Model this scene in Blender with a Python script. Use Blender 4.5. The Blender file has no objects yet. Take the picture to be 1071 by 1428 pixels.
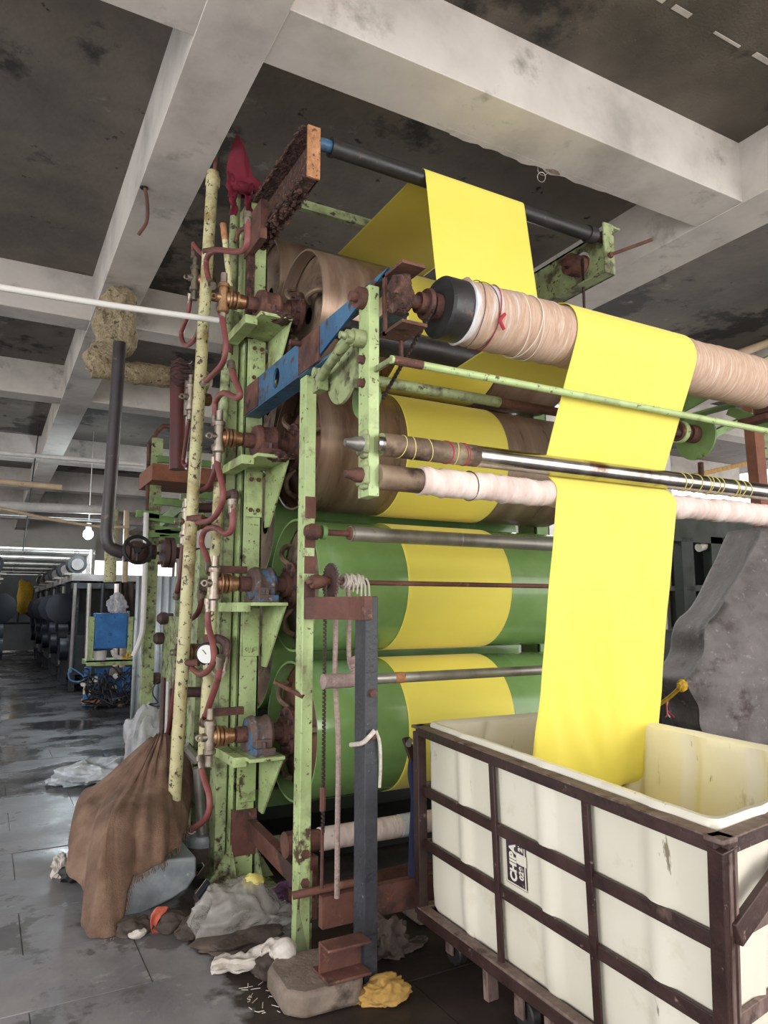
import bpy, bmesh, math, random
from mathutils import Vector, Matrix, Quaternion, noise
S = bpy.context.scene
COL = S.collection
R = math.radians; PI = math.pi
V = Vector
rnd = random.Random(7)
# ---------------------------------------------------------------- camera, world, lights, exposure
FPX, CW, CH, HOR = 1000.0, 1071.0, 1428.0, 848.0
PITCH = math.atan((HOR - CH / 2) / FPX)
YAW = math.atan((CW / 2 + 20) * math.cos(PITCH) / FPX)
CAM = V((0, 0, 1.5))
cd = bpy.data.cameras.new('camera'); cam = bpy.data.objects.new('camera', cd); COL.objects.link(cam)
cam.location = CAM; cam.rotation_euler = (PI / 2 + PITCH, 0, -YAW)
cd.sensor_fit = 'HORIZONTAL'; cd.sensor_width = 36; cd.lens = FPX / CW * 36; cd.clip_end = 200
S.camera = cam
w = bpy.data.worlds.new('daylight'); S.world = w; w.use_nodes = True
bgn = w.node_tree.nodes['Background']; bgn.inputs[0].default_value = (1.0, 0.985, 0.965, 1); bgn.inputs[1].default_value = 2.1
S.view_settings.view_transform = 'Standard'; S.view_settings.look = 'None'
S.view_settings.exposure = 0.35; S.view_settings.gamma = 1.0; S.view_settings.use_curve_mapping = False
def area(name, loc, target, size, sy, power, col=(1, 1, 1)):
    l = bpy.data.lights.new(name, 'AREA'); l.shape = 'RECTANGLE'; l.size = size; l.size_y = sy; l.energy = power; l.color = col
    o = bpy.data.objects.new(name, l); COL.objects.link(o); o.location = loc
    o.rotation_euler = (V(target) - V(loc)).to_track_quat('-Z', 'Y').to_euler(); return o
area('window_light_right', (5.2, -3.6, 2.6), (2.2, 2.6, 1.8), 3.0, 2.4, 130, (1, .96, .9))
area('window_light_left', (-6.5, 1.0, 2.4), (1.2, 4.2, 1.8), 5.0, 2.6, 200, (.93, .97, 1))
area('fill_light_far', (-1.0, 16, 4.1), (-1.0, 16, 0), 6.0, 1.5, 160, (.9, .96, 1))  # added fill over the far aisle, no actual tube fitting
area('fill_light_rear', (6.0, 8.5, 4.0), (4.6, 6.0, 2.0), 3.0, 1.0, 130, (1, 1, 1))  # added fill behind the machine on the right, not a real fitting
fw = V((math.sin(YAW) * math.cos(PITCH), math.cos(YAW) * math.cos(PITCH), math.sin(PITCH)))
rt = V((math.cos(YAW), -math.sin(YAW), 0)); upv = rt.cross(fw)
def ray(x, y): return fw + rt * ((x - CW / 2) / FPX) - upv * ((y - CH / 2) / FPX)
# points surveyed from the photograph: a pixel plus the known X, Y or Z of the thing
def PX(x, y, X): r = ray(x, y); return CAM + r * (X / r.x)
def PY(x, y, Y): r = ray(x, y); return CAM + r * (Y / r.y)
def PZ(x, y, Z=0.0): r = ray(x, y); return CAM + r * ((Z - CAM.z) / r.z)
# ---------------------------------------------------------------- materials
MATS = {}
def hexc(h):
    c = [int(h[i:i + 2], 16) / 255 for i in (0, 2, 4)]
    return tuple((x / 12.92 if x <= .04045 else ((x + .055) / 1.055) ** 2.4) for x in c) + (1,)
def mat(name, stops, scale=4, rough=.5, rv=.15, metal=0, bump=.15, bscale=40, stretch=(1, 1, 1), spots=(), detail=6, bdist=.01, **kw):
    m = bpy.data.materials.new(name); m.use_nodes = True; nt = m.node_tree; N = nt.nodes; L = nt.links
    p = N['Principled BSDF']
    tc = N.new('ShaderNodeTexCoord'); mp = N.new('ShaderNodeMapping'); L.new(tc.outputs['Object'], mp.inputs[0]); mp.inputs['Scale'].default_value = stretch
    n = N.new('ShaderNodeTexNoise'); n.inputs['Scale'].default_value = scale; n.inputs['Detail'].default_value = detail; n.inputs['Roughness'].default_value = .62
    L.new(mp.outputs[0], n.inputs['Vector'])
    r = N.new('ShaderNodeValToRGB'); L.new(n.outputs['Fac'], r.inputs[0])
    if isinstance(stops, str): stops = [(.5, stops)]
    el = r.color_ramp.elements
    while len(el) < len(stops): el.new(.5)
    while len(el) > len(stops): el.remove(el[-1])
    for e, (q, c) in zip(el, stops): e.position = q; e.color = hexc(c)
    col = r.outputs[0]
    for s in spots:
        c2, sc, lo, hi = s[:4]; st = s[4] if len(s) > 4 else (1, 1, 1)
        mp2 = N.new('ShaderNodeMapping'); L.new(tc.outputs['Object'], mp2.inputs[0]); mp2.inputs['Scale'].default_value = st; mp2.inputs['Location'].default_value = (sc * .37, 3.1, 1.7)
        n2 = N.new('ShaderNodeTexNoise'); n2.inputs['Scale'].default_value = sc; n2.inputs['Detail'].default_value = 8; n2.inputs['Roughness'].default_value = .65
        L.new(mp2.outputs[0], n2.inputs['Vector'])
        mr = N.new('ShaderNodeMapRange'); mr.inputs['From Min'].default_value = lo; mr.inputs['From Max'].default_value = hi; L.new(n2.outputs['Fac'], mr.inputs['Value'])
        mx = N.new('ShaderNodeMix'); mx.data_type = 'RGBA'; L.new(mr.outputs[0], mx.inputs['Factor']); L.new(col, mx.inputs['A']); mx.inputs['B'].default_value = hexc(c2)
        col = mx.outputs['Result']
    L.new(col, p.inputs['Base Color'])
    mr = N.new('ShaderNodeMapRange'); L.new(n.outputs['Fac'], mr.inputs['Value']); mr.inputs['From Min'].default_value = .3; mr.inputs['From Max'].default_value = .7
    mr.inputs['To Min'].default_value = max(.02, rough - rv); mr.inputs['To Max'].default_value = min(1, rough + rv); L.new(mr.outputs[0], p.inputs['Roughness'])
    p.inputs['Metallic'].default_value = metal
    if bump:
        nb = N.new('ShaderNodeTexNoise'); nb.inputs['Scale'].default_value = bscale; nb.inputs['Detail'].default_value = 5; L.new(mp.outputs[0], nb.inputs['Vector'])
        b = N.new('ShaderNodeBump'); b.inputs['Strength'].default_value = bump; b.inputs['Distance'].default_value = bdist; L.new(nb.outputs['Fac'], b.inputs['Height']); L.new(b.outputs[0], p.inputs['Normal'])
    for k, v in kw.items(): p.inputs[k.replace('_', ' ')].default_value = v
    MATS[name] = m; return m
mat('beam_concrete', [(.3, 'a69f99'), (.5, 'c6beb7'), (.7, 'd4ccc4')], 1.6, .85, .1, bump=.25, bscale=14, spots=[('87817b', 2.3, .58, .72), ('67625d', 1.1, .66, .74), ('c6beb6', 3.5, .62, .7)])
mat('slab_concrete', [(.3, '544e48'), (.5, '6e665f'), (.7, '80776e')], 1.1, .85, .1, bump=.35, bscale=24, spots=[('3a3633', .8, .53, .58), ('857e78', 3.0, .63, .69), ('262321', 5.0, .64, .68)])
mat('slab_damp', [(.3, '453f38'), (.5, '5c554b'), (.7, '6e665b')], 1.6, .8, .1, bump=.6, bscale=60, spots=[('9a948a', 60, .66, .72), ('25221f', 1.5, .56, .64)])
mat('white_wall', [(.3, 'c9c5c0'), (.7, 'dedad4')], 1.2, .8, .1, bump=.1)
mat('grey_wall', [(.3, '4c5052'), (.7, '6d7072')], 1.2, .8, .1, bump=.1)
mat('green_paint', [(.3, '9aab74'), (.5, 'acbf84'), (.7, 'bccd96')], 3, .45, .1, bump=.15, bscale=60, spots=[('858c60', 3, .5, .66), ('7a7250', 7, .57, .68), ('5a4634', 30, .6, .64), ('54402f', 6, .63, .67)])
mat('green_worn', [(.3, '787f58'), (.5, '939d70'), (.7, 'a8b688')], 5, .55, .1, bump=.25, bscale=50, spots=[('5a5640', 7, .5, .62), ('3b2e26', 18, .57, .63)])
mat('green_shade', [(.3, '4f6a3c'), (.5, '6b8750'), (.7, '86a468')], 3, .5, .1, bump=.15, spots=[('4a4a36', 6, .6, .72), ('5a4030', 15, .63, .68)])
mat('pipe_cream', [(.3, 'a89d72'), (.5, 'c0b88c'), (.7, 'cccb9e')], 3, .5, .1, bump=.2, bscale=80, spots=[('8e7b4c', 5, .54, .68), ('3d2f25', 34, .57, .61), ('8a6f4a', 2.2, .56, .66)])
mat('rust', [(.3, '3c2622'), (.5, '5c3b33'), (.7, '75503f')], 8, .8, .1, bump=.5, bscale=60, spots=[('8a5c3c', 20, .6, .7), ('2b1c1a', 9, .6, .68)])
mat('rust_red', [(.3, '4c2d27'), (.5, '694238'), (.7, '7c564a')], 5, .75, .1, bump=.3, bscale=60, spots=[('45322c', 5, .54, .64), ('8a6454', 14, .6, .68)])
mat('rust_orange', [(.3, '84563c'), (.5, 'a87650'), (.7, 'c29068')], 22, .8, .1, bump=.4, bscale=90, spots=[('4d2f26', 50, .58, .64)])
mat('rust_scale', [(.35, '2e201d'), (.55, '54382f'), (.7, '7a5a4c')], 30, .9, .05, bump=1.0, bscale=60, bdist=.02, spots=[('9c8070', 70, .62, .68)])
mat('blue_paint', [(.3, '2c5070'), (.5, '3a6486'), (.7, '4a7696')], 4, .5, .1, bump=.2, bscale=50, spots=[('4a3530', 3.2, .57, .62), ('503a34', 16, .57, .62), ('7c98ac', 30, .64, .68)])
mat('blue_rust', [(.3, '4a3833'), (.5, '5c4a44'), (.7, '6b5a52')], 6, .7, .1, bump=.4, bscale=50, spots=[('42688a', 9, .55, .6), ('7e8a90', 14, .62, .66), ('33231f', 12, .6, .68)])
mat('blue_panel', [(.3, '2a5f9c'), (.7, '4283c4')], 5, .4, .1, bump=.3, bscale=25, spots=[('1e4a7c', 16, .6, .66)])
mat('cylinder_brown', [(.3, '6b5648'), (.5, '8c7462'), (.7, 'a08c7a')], 3, .33, .1, metal=.4, bump=.05, stretch=(2.5, .25, .25), spots=[('5a4032', 2.2, .5, .68, (1.5, .3, .3)), ('b0a294', 1.2, .6, .75, (1, .3, .3))])
mat('cylinder_green', [(.3, '6a8c50'), (.5, '789a5c'), (.7, '88a86a')], 2, .22, .06, bump=.03, bscale=8, spots=[('8fb088', 2, .58, .7, (1, .4, .4))], Coat_Weight=.4, Coat_Roughness=.1)
mat('end_plate_rust', [(.3, '54443a'), (.5, '7a6654'), (.7, '988670')], 4, .6, .1, metal=.3, bump=.2, spots=[('3c2b24', 5, .52, .64), ('a39a80', 3, .6, .7)])
mat('end_plate_brown', [(.3, '4a2e25'), (.5, '6a4637'), (.7, '7d5a48')], 4, .6, .1, metal=.2, bump=.2, spots=[('2d1d19', 6, .55, .66)])
mat('wrap_cloth', [(.25, 'a3826e'), (.42, 'c6aa96'), (.55, 'b4947e'), (.7, 'd6c2b0')], 14, .9, .05, bump=.5, bscale=30, stretch=(3.0, .35, .35), spots=[('d8dae0', 2.5, .6, .66, (2, .2, .2)), ('8e6e60', 9, .66, .72, (2, .3, .3))])
mat('wrap_pink', [(.25, 'c0a69c'), (.5, 'dcc8c0'), (.7, 'e8dad2')], 12, .9, .05, bump=.5, bscale=30, stretch=(1.6, .5, .5), spots=[('a3857a', 6, .62, .7)])
mat('chrome', [(.3, 'a09a94'), (.7, 'c8c4c0')], 6, .2, .08, metal=1.0, bump=.03, stretch=(1, .3, .3), spots=[('7a5f4e', 3, .58, .68)])
mat('steel_grey', [(.3, '7c7874'), (.5, '98948e'), (.7, 'aaa69e')], 7, .42, .1, metal=.6, bump=.1, stretch=(1, .5, .5), spots=[('7a5a46', 5, .62, .68)])
mat('black_rubber', [(.3, '1c1b1c'), (.7, '302e2e')], 5, .45, .1, bump=.15, spots=[('6a625c', 26, .66, .7), ('5c4236', 5, .67, .72)])
mat('black_paint', [(.3, '23242a'), (.5, '33343a'), (.7, '45464c')], 6, .55, .1, bump=.4, bscale=50, spots=[('6a5040', 5, .67, .71), ('7c7c80', 45, .66, .7)])
mat('black_dark', '101012', 5, .6, .1, bump=.1)
mat('pipe_black', [(.3, '2c2629'), (.7, '433b3e')], 4, .45, .1, bump=.15, spots=[('6d5448', 8, .66, .7)])
mat('iron_brown', [(.3, '3a2a2a'), (.7, '5c4342')], 6, .6, .1, bump=.3, spots=[('7c5a4a', 12, .62, .68)])
mat('brass', [(.3, '6e4c38'), (.5, '956e50'), (.7, 'b08c6a')], 12, .4, .1, metal=.7, bump=.2, spots=[('5a4034', 14, .58, .66)])
mat('bright_fitting', [(.3, '7c7064'), (.7, 'b0a496')], 12, .4, .1, metal=.8, bump=.1, spots=[('5a4234', 16, .56, .64)])
mat('hose_red', [(.3, '6c3c3b'), (.7, '8c4e4b')], 6, .5, .1, bump=.15, spots=[('4a3433', 7, .58, .68)])
mat('hose_dark', [(.3, '4c2524'), (.7, '682f2e')], 6, .5, .1, bump=.15)
mat('yellow_fabric', [(.3, 'e7d855'), (.7, 'efe062')], 2, .7, .05, bump=.06, bscale=300, Sheen_Weight=.15)
mat('tub_plastic', [(.3, 'ded7c4'), (.7, 'ece6d8')], 1.5, .38, .08, bump=.04, spots=[('c6bb9a', 2.5, .6, .75), ('8a7e66', 16, .655, .69, (1, 1, .15)), ('b3a685', 5, .62, .7, (1, 1, .3))], Subsurface_Weight=.0)
mat('cart_paint', [(.3, '291816'), (.5, '36211e'), (.7, '452e2a')], 6, .5, .1, bump=.3, spots=[('8a736a', 24, .63, .7), ('6a544c', 5, .63, .72)])
mat('cart_worn', [(.3, '574540'), (.5, '705c55'), (.7, '8c7a72')], 18, .6, .1, bump=.4, stretch=(1, 1, .4), spots=[('45302c', 9, .54, .64)])
mat('burlap', [(.3, '624a3c'), (.5, '7d6251'), (.7, '957b67')], 5, .95, .03, bump=.6, bscale=160, spots=[('5a3e32', 3, .56, .7)])
mat('galvanised', [(.3, '80868c'), (.5, '9ba1a6'), (.7, 'b4b8ba')], 6, .5, .1, metal=.3, bump=.25, spots=[('6c6058', 7, .64, .7), ('d4d4d0', 14, .62, .68)])
mat('concrete_block', [(.3, '6c5e52'), (.5, '85766a'), (.7, '9a8a7c')], 6, .9, .05, bump=.6, bscale=40, spots=[('463a34', 4, .55, .66)])
mat('rock', [(.3, '382d28'), (.5, '4e423b'), (.7, '6a5c52')], 6, .8, .1, bump=.6, bscale=30, spots=[('2b231f', 4, .5, .62)])
mat('white_cloth', [(.3, 'a89a8e'), (.5, 'c9bfb6'), (.7, 'd8d1ca')], 7, .9, .05, bump=.4, bscale=50, spots=[('9a735c', 7, .6, .68)])
mat('ochre_cloth', [(.3, '9a7638'), (.7, 'c49c58')], 6, .9, .05, bump=.4, bscale=60, spots=[('5a4426', 6, .58, .68)])
mat('dark_cloth', [(.3, '3a302c'), (.7, '5a4c44')], 6, .9, .05, bump=.4, bscale=60)
mat('red_cloth', [(.3, '560d1e'), (.7, '74162c')], 6, .9, .05, bump=.3, bscale=90)
mat('orange_cloth', [(.3, 'b4503c'), (.7, 'd0705a')], 9, .9, .05, bump=.5, bscale=60)
mat('navy_cloth', [(.3, '151a33'), (.7, '232a4a')], 6, .9, .05, bump=.3, bscale=60)
mat('tarp', [(.3, '5a5453'), (.5, '706a69'), (.7, '837c7b')], 4, .75, .1, bump=.4, bscale=26, spots=[('8f8a88', 24, .6, .68), ('4c3f3c', 2.2, .58, .66), ('a09a98', 60, .68, .72)])
mat('lagging', [(.3, '7c6e56'), (.5, '9c8c70'), (.7, 'b4a488')], 30, .9, .05, bump=1.0, bscale=55, bdist=.02, spots=[('4a4030', 20, .58, .66)])
mat('rope', [(.3, '8c7670'), (.7, 'b09a92')], 40, .9, .05, bump=.8, bscale=90, stretch=(1, 1, 1.5))
mat('white_rope', [(.3, 'b8aca0'), (.7, 'd8d0c6')], 40, .9, .05, bump=.8, bscale=90)
mat('chain', [(.3, '2c211e'), (.7, '4a3832')], 40, .6, .1, metal=.4, bump=.4)
mat('white_paint', [(.3, 'c4c0bc'), (.7, 'dcd8d4')], 6, .5, .1, bump=.1, spots=[('9a928a', 12, .62, .7)])
mat('duct_steel', [(.3, 'b8b8b4'), (.7, 'd8d8d2')], 4, .3, .08, metal=.75, bump=.05)
mat('dark_machine', [(.3, '15181c'), (.5, '22262b'), (.7, '34383c')], 5, .55, .1, bump=.2, spots=[('4e4a48', 12, .62, .7)])
mat('dark_green', [(.3, '10160e'), (.7, '222c1a')], 5, .6, .1, bump=.2)
mat('dark_blue', [(.3, '10151f'), (.7, '1c2433')], 5, .5, .1, bump=.2)
mat('grey_part', [(.3, '6a6462'), (.7, '8c8684')], 5, .6, .1, bump=.2)
mat('corrugated', [(.3, 'b4bcc2'), (.7, 'd2d8dc')], 4, .45, .1, metal=.2, bump=.1, spots=[('8a8c8c', 7, .62, .7)])
mat('purple_scrap', [(.3, '4a3048'), (.7, '7a5070')], 12, .9, .05, bump=.5)
mat('print_dark', [(.3, '3a2b36'), (.7, '4a3844')], 12, .6, .1, bump=0, spots=[('ddd8c8', 30, .62, .66)])
mat('print_white', 'e6e0d2', 12, .6, .1, bump=0)
mat('thread_white', 'e6dccc', 12, .8, .1, bump=0)
mat('thread_yellow', 'd6c978', 12, .8, .1, bump=0)
mat('thread_red', 'a83040', 12, .8, .1, bump=0)
mat('red_plastic', 'a82a20', 12, .4, .1, bump=0)
mat('yellow_plastic', 'd8a830', 12, .4, .1, bump=0)
mat('yellow_rope', [(.3, 'a07c18'), (.7, 'd0a830')], 30, .8, .1, bump=.5)
mat('gauge_face', 'e8e8e4', 12, .4, .1, bump=0)
mat('cable_black', '2a2628', 12, .5, .1, bump=0)
mat('cable_blue', '4a80b0', 12, .5, .1, bump=0)
mat('tan_pipe', [(.3, 'b09880'), (.7, 'd0b898')], 6, .5, .1, bump=.1, spots=[('7a6454', 9, .62, .68)])
mat('brown_board', [(.3, '6a3e2c'), (.7, '945c44')], 6, .7, .1, bump=.3)
def glassy(name, c, alpha, rough=.2):
    m = mat(name, c, 8, rough, .08, bump=.5, bscale=18, bdist=.03); p = m.node_tree.nodes['Principled BSDF']; p.inputs['Alpha'].default_value = alpha; return m
glassy('clear_plastic', [(.3, 'b8b8bc'), (.7, 'e0e0e4')], .55); glassy('white_plastic', [(.3, 'c0c6cc'), (.7, 'e6eaf0')], .85)
glassy('dusty_plastic', [(.3, '8f8983'), (.7, 'bcb6b0')], .55, .16)
m = mat('lamp_glow', 'f4fbff', bump=0); m.node_tree.nodes['Principled BSDF'].inputs['Emission Color'].default_value = (.75, .92, 1, 1); m.node_tree.nodes['Principled BSDF'].inputs['Emission Strength'].default_value = 25
def floor_mat():
    m = mat('floor_stone', [(.3, '77757a'), (.5, '8e8b8d'), (.7, 'a09c9c')], 2.4, .5, .2, bump=.25, bscale=18, spots=[('a8a4a2', 6, .6, .68), ('6a6767', 2.2, .56, .6), ('35241f', 40, .7, .74)])
    nt = m.node_tree; N = nt.nodes; L = nt.links; p = N['Principled BSDF']
    tc = N.new('ShaderNodeTexCoord'); sx = N.new('ShaderNodeSeparateXYZ'); L.new(tc.outputs['Object'], sx.inputs[0])
    def math_(op, a, b=None, c=None):
        k = N.new('ShaderNodeMath'); k.operation = op
        for i, q in enumerate((a, b, c)):
            if q is None: continue
            if isinstance(q, (int, float)): k.inputs[i].default_value = q
            else: L.new(q, k.inputs[i])
        return k.outputs[0]
    nz = N.new('ShaderNodeTexNoise'); nz.inputs['Scale'].default_value = 2.3; nz.inputs['Detail'].default_value = 7; L.new(tc.outputs['Object'], nz.inputs['Vector'])
    wob = math_('MULTIPLY', math_('SUBTRACT', nz.outputs['Fac'], .5), 1.5)
    # oil and dye stain that spreads round the machine foot: distance from the edge line X > .86
    d = math_('ADD', math_('SUBTRACT', sx.outputs[0], .95), wob)
    d = math_('SUBTRACT', d, math_('MULTIPLY', math_('MAXIMUM', math_('SUBTRACT', 2.75, sx.outputs[1]), 0), .5))
    stain = N.new('ShaderNodeMapRange'); L.new(d, stain.inputs['Value']); stain.inputs['From Min'].default_value = -.03; stain.inputs['From Max'].default_value = .05
    mx = N.new('ShaderNodeMix'); mx.data_type = 'RGBA'; L.new(stain.outputs[0], mx.inputs['Factor'])
    old = p.inputs['Base Color'].links[0].from_socket; L.new(old, mx.inputs['A'])
    rp = N.new('ShaderNodeValToRGB'); L.new(nz.outputs['Fac'], rp.inputs[0]); rp.color_ramp.elements[0].position = .35; rp.color_ramp.elements[0].color = hexc('211a18'); rp.color_ramp.elements[1].position = .7; rp.color_ramp.elements[1].color = hexc('463a35')
    L.new(rp.outputs[0], mx.inputs['B'])
    # wetter, darker towards the back of the aisle
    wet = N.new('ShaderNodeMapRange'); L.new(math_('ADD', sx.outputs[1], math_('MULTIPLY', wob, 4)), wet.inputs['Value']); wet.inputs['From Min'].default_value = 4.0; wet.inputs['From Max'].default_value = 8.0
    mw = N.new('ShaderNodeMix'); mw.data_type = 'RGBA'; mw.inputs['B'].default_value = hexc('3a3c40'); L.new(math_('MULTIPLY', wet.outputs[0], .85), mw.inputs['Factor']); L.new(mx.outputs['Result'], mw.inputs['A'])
    L.new(mw.outputs['Result'], p.inputs['Base Color'])
    ro = p.inputs['Roughness'].links[0].from_socket
    nr = N.new('ShaderNodeTexNoise'); nr.inputs['Scale'].default_value = 1.1; nr.inputs['Detail'].default_value = 5; L.new(tc.outputs['Object'], nr.inputs['Vector'])
    pud = N.new('ShaderNodeMapRange'); L.new(nr.outputs['Fac'], pud.inputs['Value']); pud.inputs['From Min'].default_value = .40; pud.inputs['From Max'].default_value = .60
    mm = N.new('ShaderNodeMix'); L.new(math_('MULTIPLY', math_('MULTIPLY', pud.outputs[0], wet.outputs[0]), .97), mm.inputs['Factor']); L.new(ro, mm.inputs['A']); mm.inputs['B'].default_value = .05
    L.new(mm.outputs['Result'], p.inputs['Roughness'])
floor_mat()
# ---------------------------------------------------------------- mesh helpers
ORG = {}
def basis(d):
    d = V(d).normalized(); a = V((0, 0, 1)) if abs(d.z) < .9 else V((1, 0, 0)); u = d.cross(a).normalized(); return d, u, d.cross(u).normalized()
def smooth_pts(pts, n=6):
    pts = [V(p) for p in pts]
    if len(pts) < 3: return pts
    P = [pts[0] * 2 - pts[1]] + pts + [pts[-1] * 2 - pts[-2]]; out = []
    for i in range(1, len(P) - 2):
        a, b, c, d = P[i - 1:i + 3]
        for k in range(n):
            t = k / n; out.append(.5 * (2 * b + (c - a) * t + (2 * a - 5 * b + 4 * c - d) * t * t + (3 * b - a - 3 * c + d) * t ** 3))
    return out + [pts[-1]]
class MB:
    def __init__(s): s.v = []; s.f = []
    def add(s, vs, fs):
        o = len(s.v); s.v += [V(x) for x in vs]; s.f += [tuple(o + i for i in f) for f in fs]; return s
    def box(s, a, b, rot=None, c=None):           # opposite corners, optional rotation about c
        a, b = V(a), V(b); vs = [V((x, y, z)) for x in (a.x, b.x) for y in (a.y, b.y) for z in (a.z, b.z)]
        if rot: c = V(c) if c else (a + b) / 2; vs = [rot @ (q - c) + c for q in vs]
        return s.add(vs, [(0, 1, 3, 2), (4, 6, 7, 5), (0, 4, 5, 1), (2, 3, 7, 6), (0, 2, 6, 4), (1, 5, 7, 3)])
    def bar(s, p, q, w, h, up=(0, 0, 1)):         # rectangular bar from p to q: w across, h along up
        p, q = V(p), V(q); d = (q - p).normalized(); u = V(up); x = d.cross(u).normalized(); u = x.cross(d).normalized()
        vs = [e + x * (w / 2 * i) + u * (h / 2 * j) for e in (p, q) for i, j in ((-1, -1), (1, -1), (1, 1), (-1, 1))]
        return s.add(vs, [(3, 2, 1, 0), (4, 5, 6, 7), (0, 1, 5, 4), (1, 2, 6, 5), (2, 3, 7, 6), (3, 0, 4, 7)])
    def channel(s, p, q, w, h, t=.012, side=1, up=(0, 0, 1)):   # C-section: web h high, two flanges w wide
        p, q = V(p), V(q); d = (q - p).normalized(); x = d.cross(V(up)).normalized(); u = x.cross(d)
        s.bar(p, q, t, h, up)
        for k in (-1, 1):
            o = u * (k * (h / 2 - t / 2)) + x * (side * (w / 2)); s.bar(p + o, q + o, w, t, up)
        return s
    def lathe(s, p, d, prof, seg=20, caps=True, wob=None):
        p = V(p); d, u, v = basis(d); vs = []; fs = []
        for i, (t, r) in enumerate(prof):
            for k in range(seg):
                a = 2 * PI * k / seg; rr = r + (wob(t, a) if wob else 0); vs.append(p + d * t + u * (rr * math.cos(a)) + v * (rr * math.sin(a)))
        for i in range(len(prof) - 1):
            for k in range(seg):
                k2 = (k + 1) % seg; fs.append((i * seg + k, i * seg + k2, (i + 1) * seg + k2, (i + 1) * seg + k))
        if caps:
            fs.append(tuple(range(seg))[::-1]); o = (len(prof) - 1) * seg; fs.append(tuple(range(o, o + seg)))
        return s.add(vs, fs)
    def cyl(s, p, q, r, seg=14, r2=None):
        p, q = V(p), V(q); return s.lathe(p, q - p, [(0, r), ((q - p).length, r if r2 is None else r2)], seg)
    def tube(s, pts, r, seg=8, n=6):
        P = smooth_pts(pts, n); vs = []; fs = []; t0 = (P[1] - P[0]).normalized(); _, u, v = basis(t0)
        for i, p in enumerate(P):
            t = (P[min(i + 1, len(P) - 1)] - P[max(i - 1, 0)]).normalized(); q = t0.rotation_difference(t); u = q @ u; v = q @ v; t0 = t
            rr = r[0] + (r[1] - r[0]) * i / (len(P) - 1) if isinstance(r, tuple) else r
            vs += [p + u * (rr * math.cos(2 * PI * k / seg)) + v * (rr * math.sin(2 * PI * k / seg)) for k in range(seg)]
        for i in range(len(P) - 1):
            for k in range(seg): k2 = (k + 1) % seg; fs.append((i * seg + k, i * seg + k2, (i + 1) * seg + k2, (i + 1) * seg + k))
        fs += [tuple(range(seg))[::-1], tuple(range((len(P) - 1) * seg, len(P) * seg))]
        return s.add(vs, fs)
    def ring(s, c, d, R_, r, seg=24, rs=8):
        c = V(c); d, u, v = basis(d); vs = []; fs = []
        for i in range(seg):
            a = 2 * PI * i / seg; e = u * math.cos(a) + v * math.sin(a)
            for k in range(rs): b = 2 * PI * k / rs; vs.append(c + e * (R_ + r * math.cos(b)) + d * (r * math.sin(b)))
        for i in range(seg):
            for k in range(rs): i2 = (i + 1) % seg; k2 = (k + 1) % rs; fs.append((i * rs + k, i2 * rs + k, i2 * rs + k2, i * rs + k2))
        return s.add(vs, fs)
    def prism(s, pts, d):                         # polygon extruded by vector d
        pts = [V(p) for p in pts]; d = V(d); n = len(pts)
        return s.add(pts + [p + d for p in pts], [tuple(range(n))[::-1], tuple(range(n, 2 * n))] + [(i, (i + 1) % n, n + (i + 1) % n, n + i) for i in range(n)])
    def grid(s, rows, closed=False):
        n = len(rows[0]); vs = [p for r in rows for p in r]; fs = []
        for i in range(len(rows) - 1):
            for k in range(n if closed else n - 1): k2 = (k + 1) % n; fs.append((i * n + k, i * n + k2, (i + 1) * n + k2, (i + 1) * n + k))
        return s.add(vs, fs)
    def blob(s, c, size, seed=0, amp=.3, fr=2.0, sub=3, rot=0, ridged=False, flat=None):
        bm = bmesh.new(); bmesh.ops.create_icosphere(bm, subdivisions=sub, radius=1); c = V(c); o = V((seed * 3.1, seed * 1.7, seed * .9)); vs = []
        rm = Matrix.Rotation(rot, 3, 'Z')
        for q in bm.verts:
            n = noise.fractal(q.co * fr + o, 1, 2, 4); n = (1 - 2 * abs(n)) * .6 if ridged else n
            k = q.co * (1 + amp * n); k = V((k.x * size[0], k.y * size[1], k.z * size[2]))
            if flat is not None and k.z < flat: k.z = flat
            vs.append(c + rm @ k)
        fs = [tuple(q.index for q in f.verts) for f in bm.faces]; bm.free(); return s.add(vs, fs)
    def crumple(s, c, size, seed=0, amp=.45, fr=1.3, sub=5, rot=0, flat=None):
        bm = bmesh.new(); bmesh.ops.create_icosphere(bm, subdivisions=sub, radius=1); c = V(c); o = V((seed * 3.1, seed * 1.7, seed * .9)); vs = []; rm = Matrix.Rotation(rot, 3, 'Z')
        for q in bm.verts:
            w_ = q.co * fr + o; w_ = w_ + .5 * V((noise.noise(w_ * 1.3), noise.noise(w_ * 1.3 + V((7, 1, 3))), noise.noise(w_ * 1.3 + V((2, 9, 5)))))
            k1 = abs(noise.noise(w_)); k2 = abs(noise.noise(w_ * 2.1 + V((4, 4, 4)))); k3 = abs(noise.noise(w_ * 4.6))
            n = .45 - 1.7 * k1 - .6 * k2 - .16 * k3 + .5 * noise.noise(q.co * .9 + o)
            k = q.co * (1 + amp * n); k = V((k.x * size[0], k.y * size[1], k.z * size[2]))
            if flat is not None and k.z < flat: k.z = flat
            vs.append(c + rm @ k)
        fs = [tuple(q.index for q in f.verts) for f in bm.faces]; bm.free(); return s.add(vs, fs)
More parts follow.
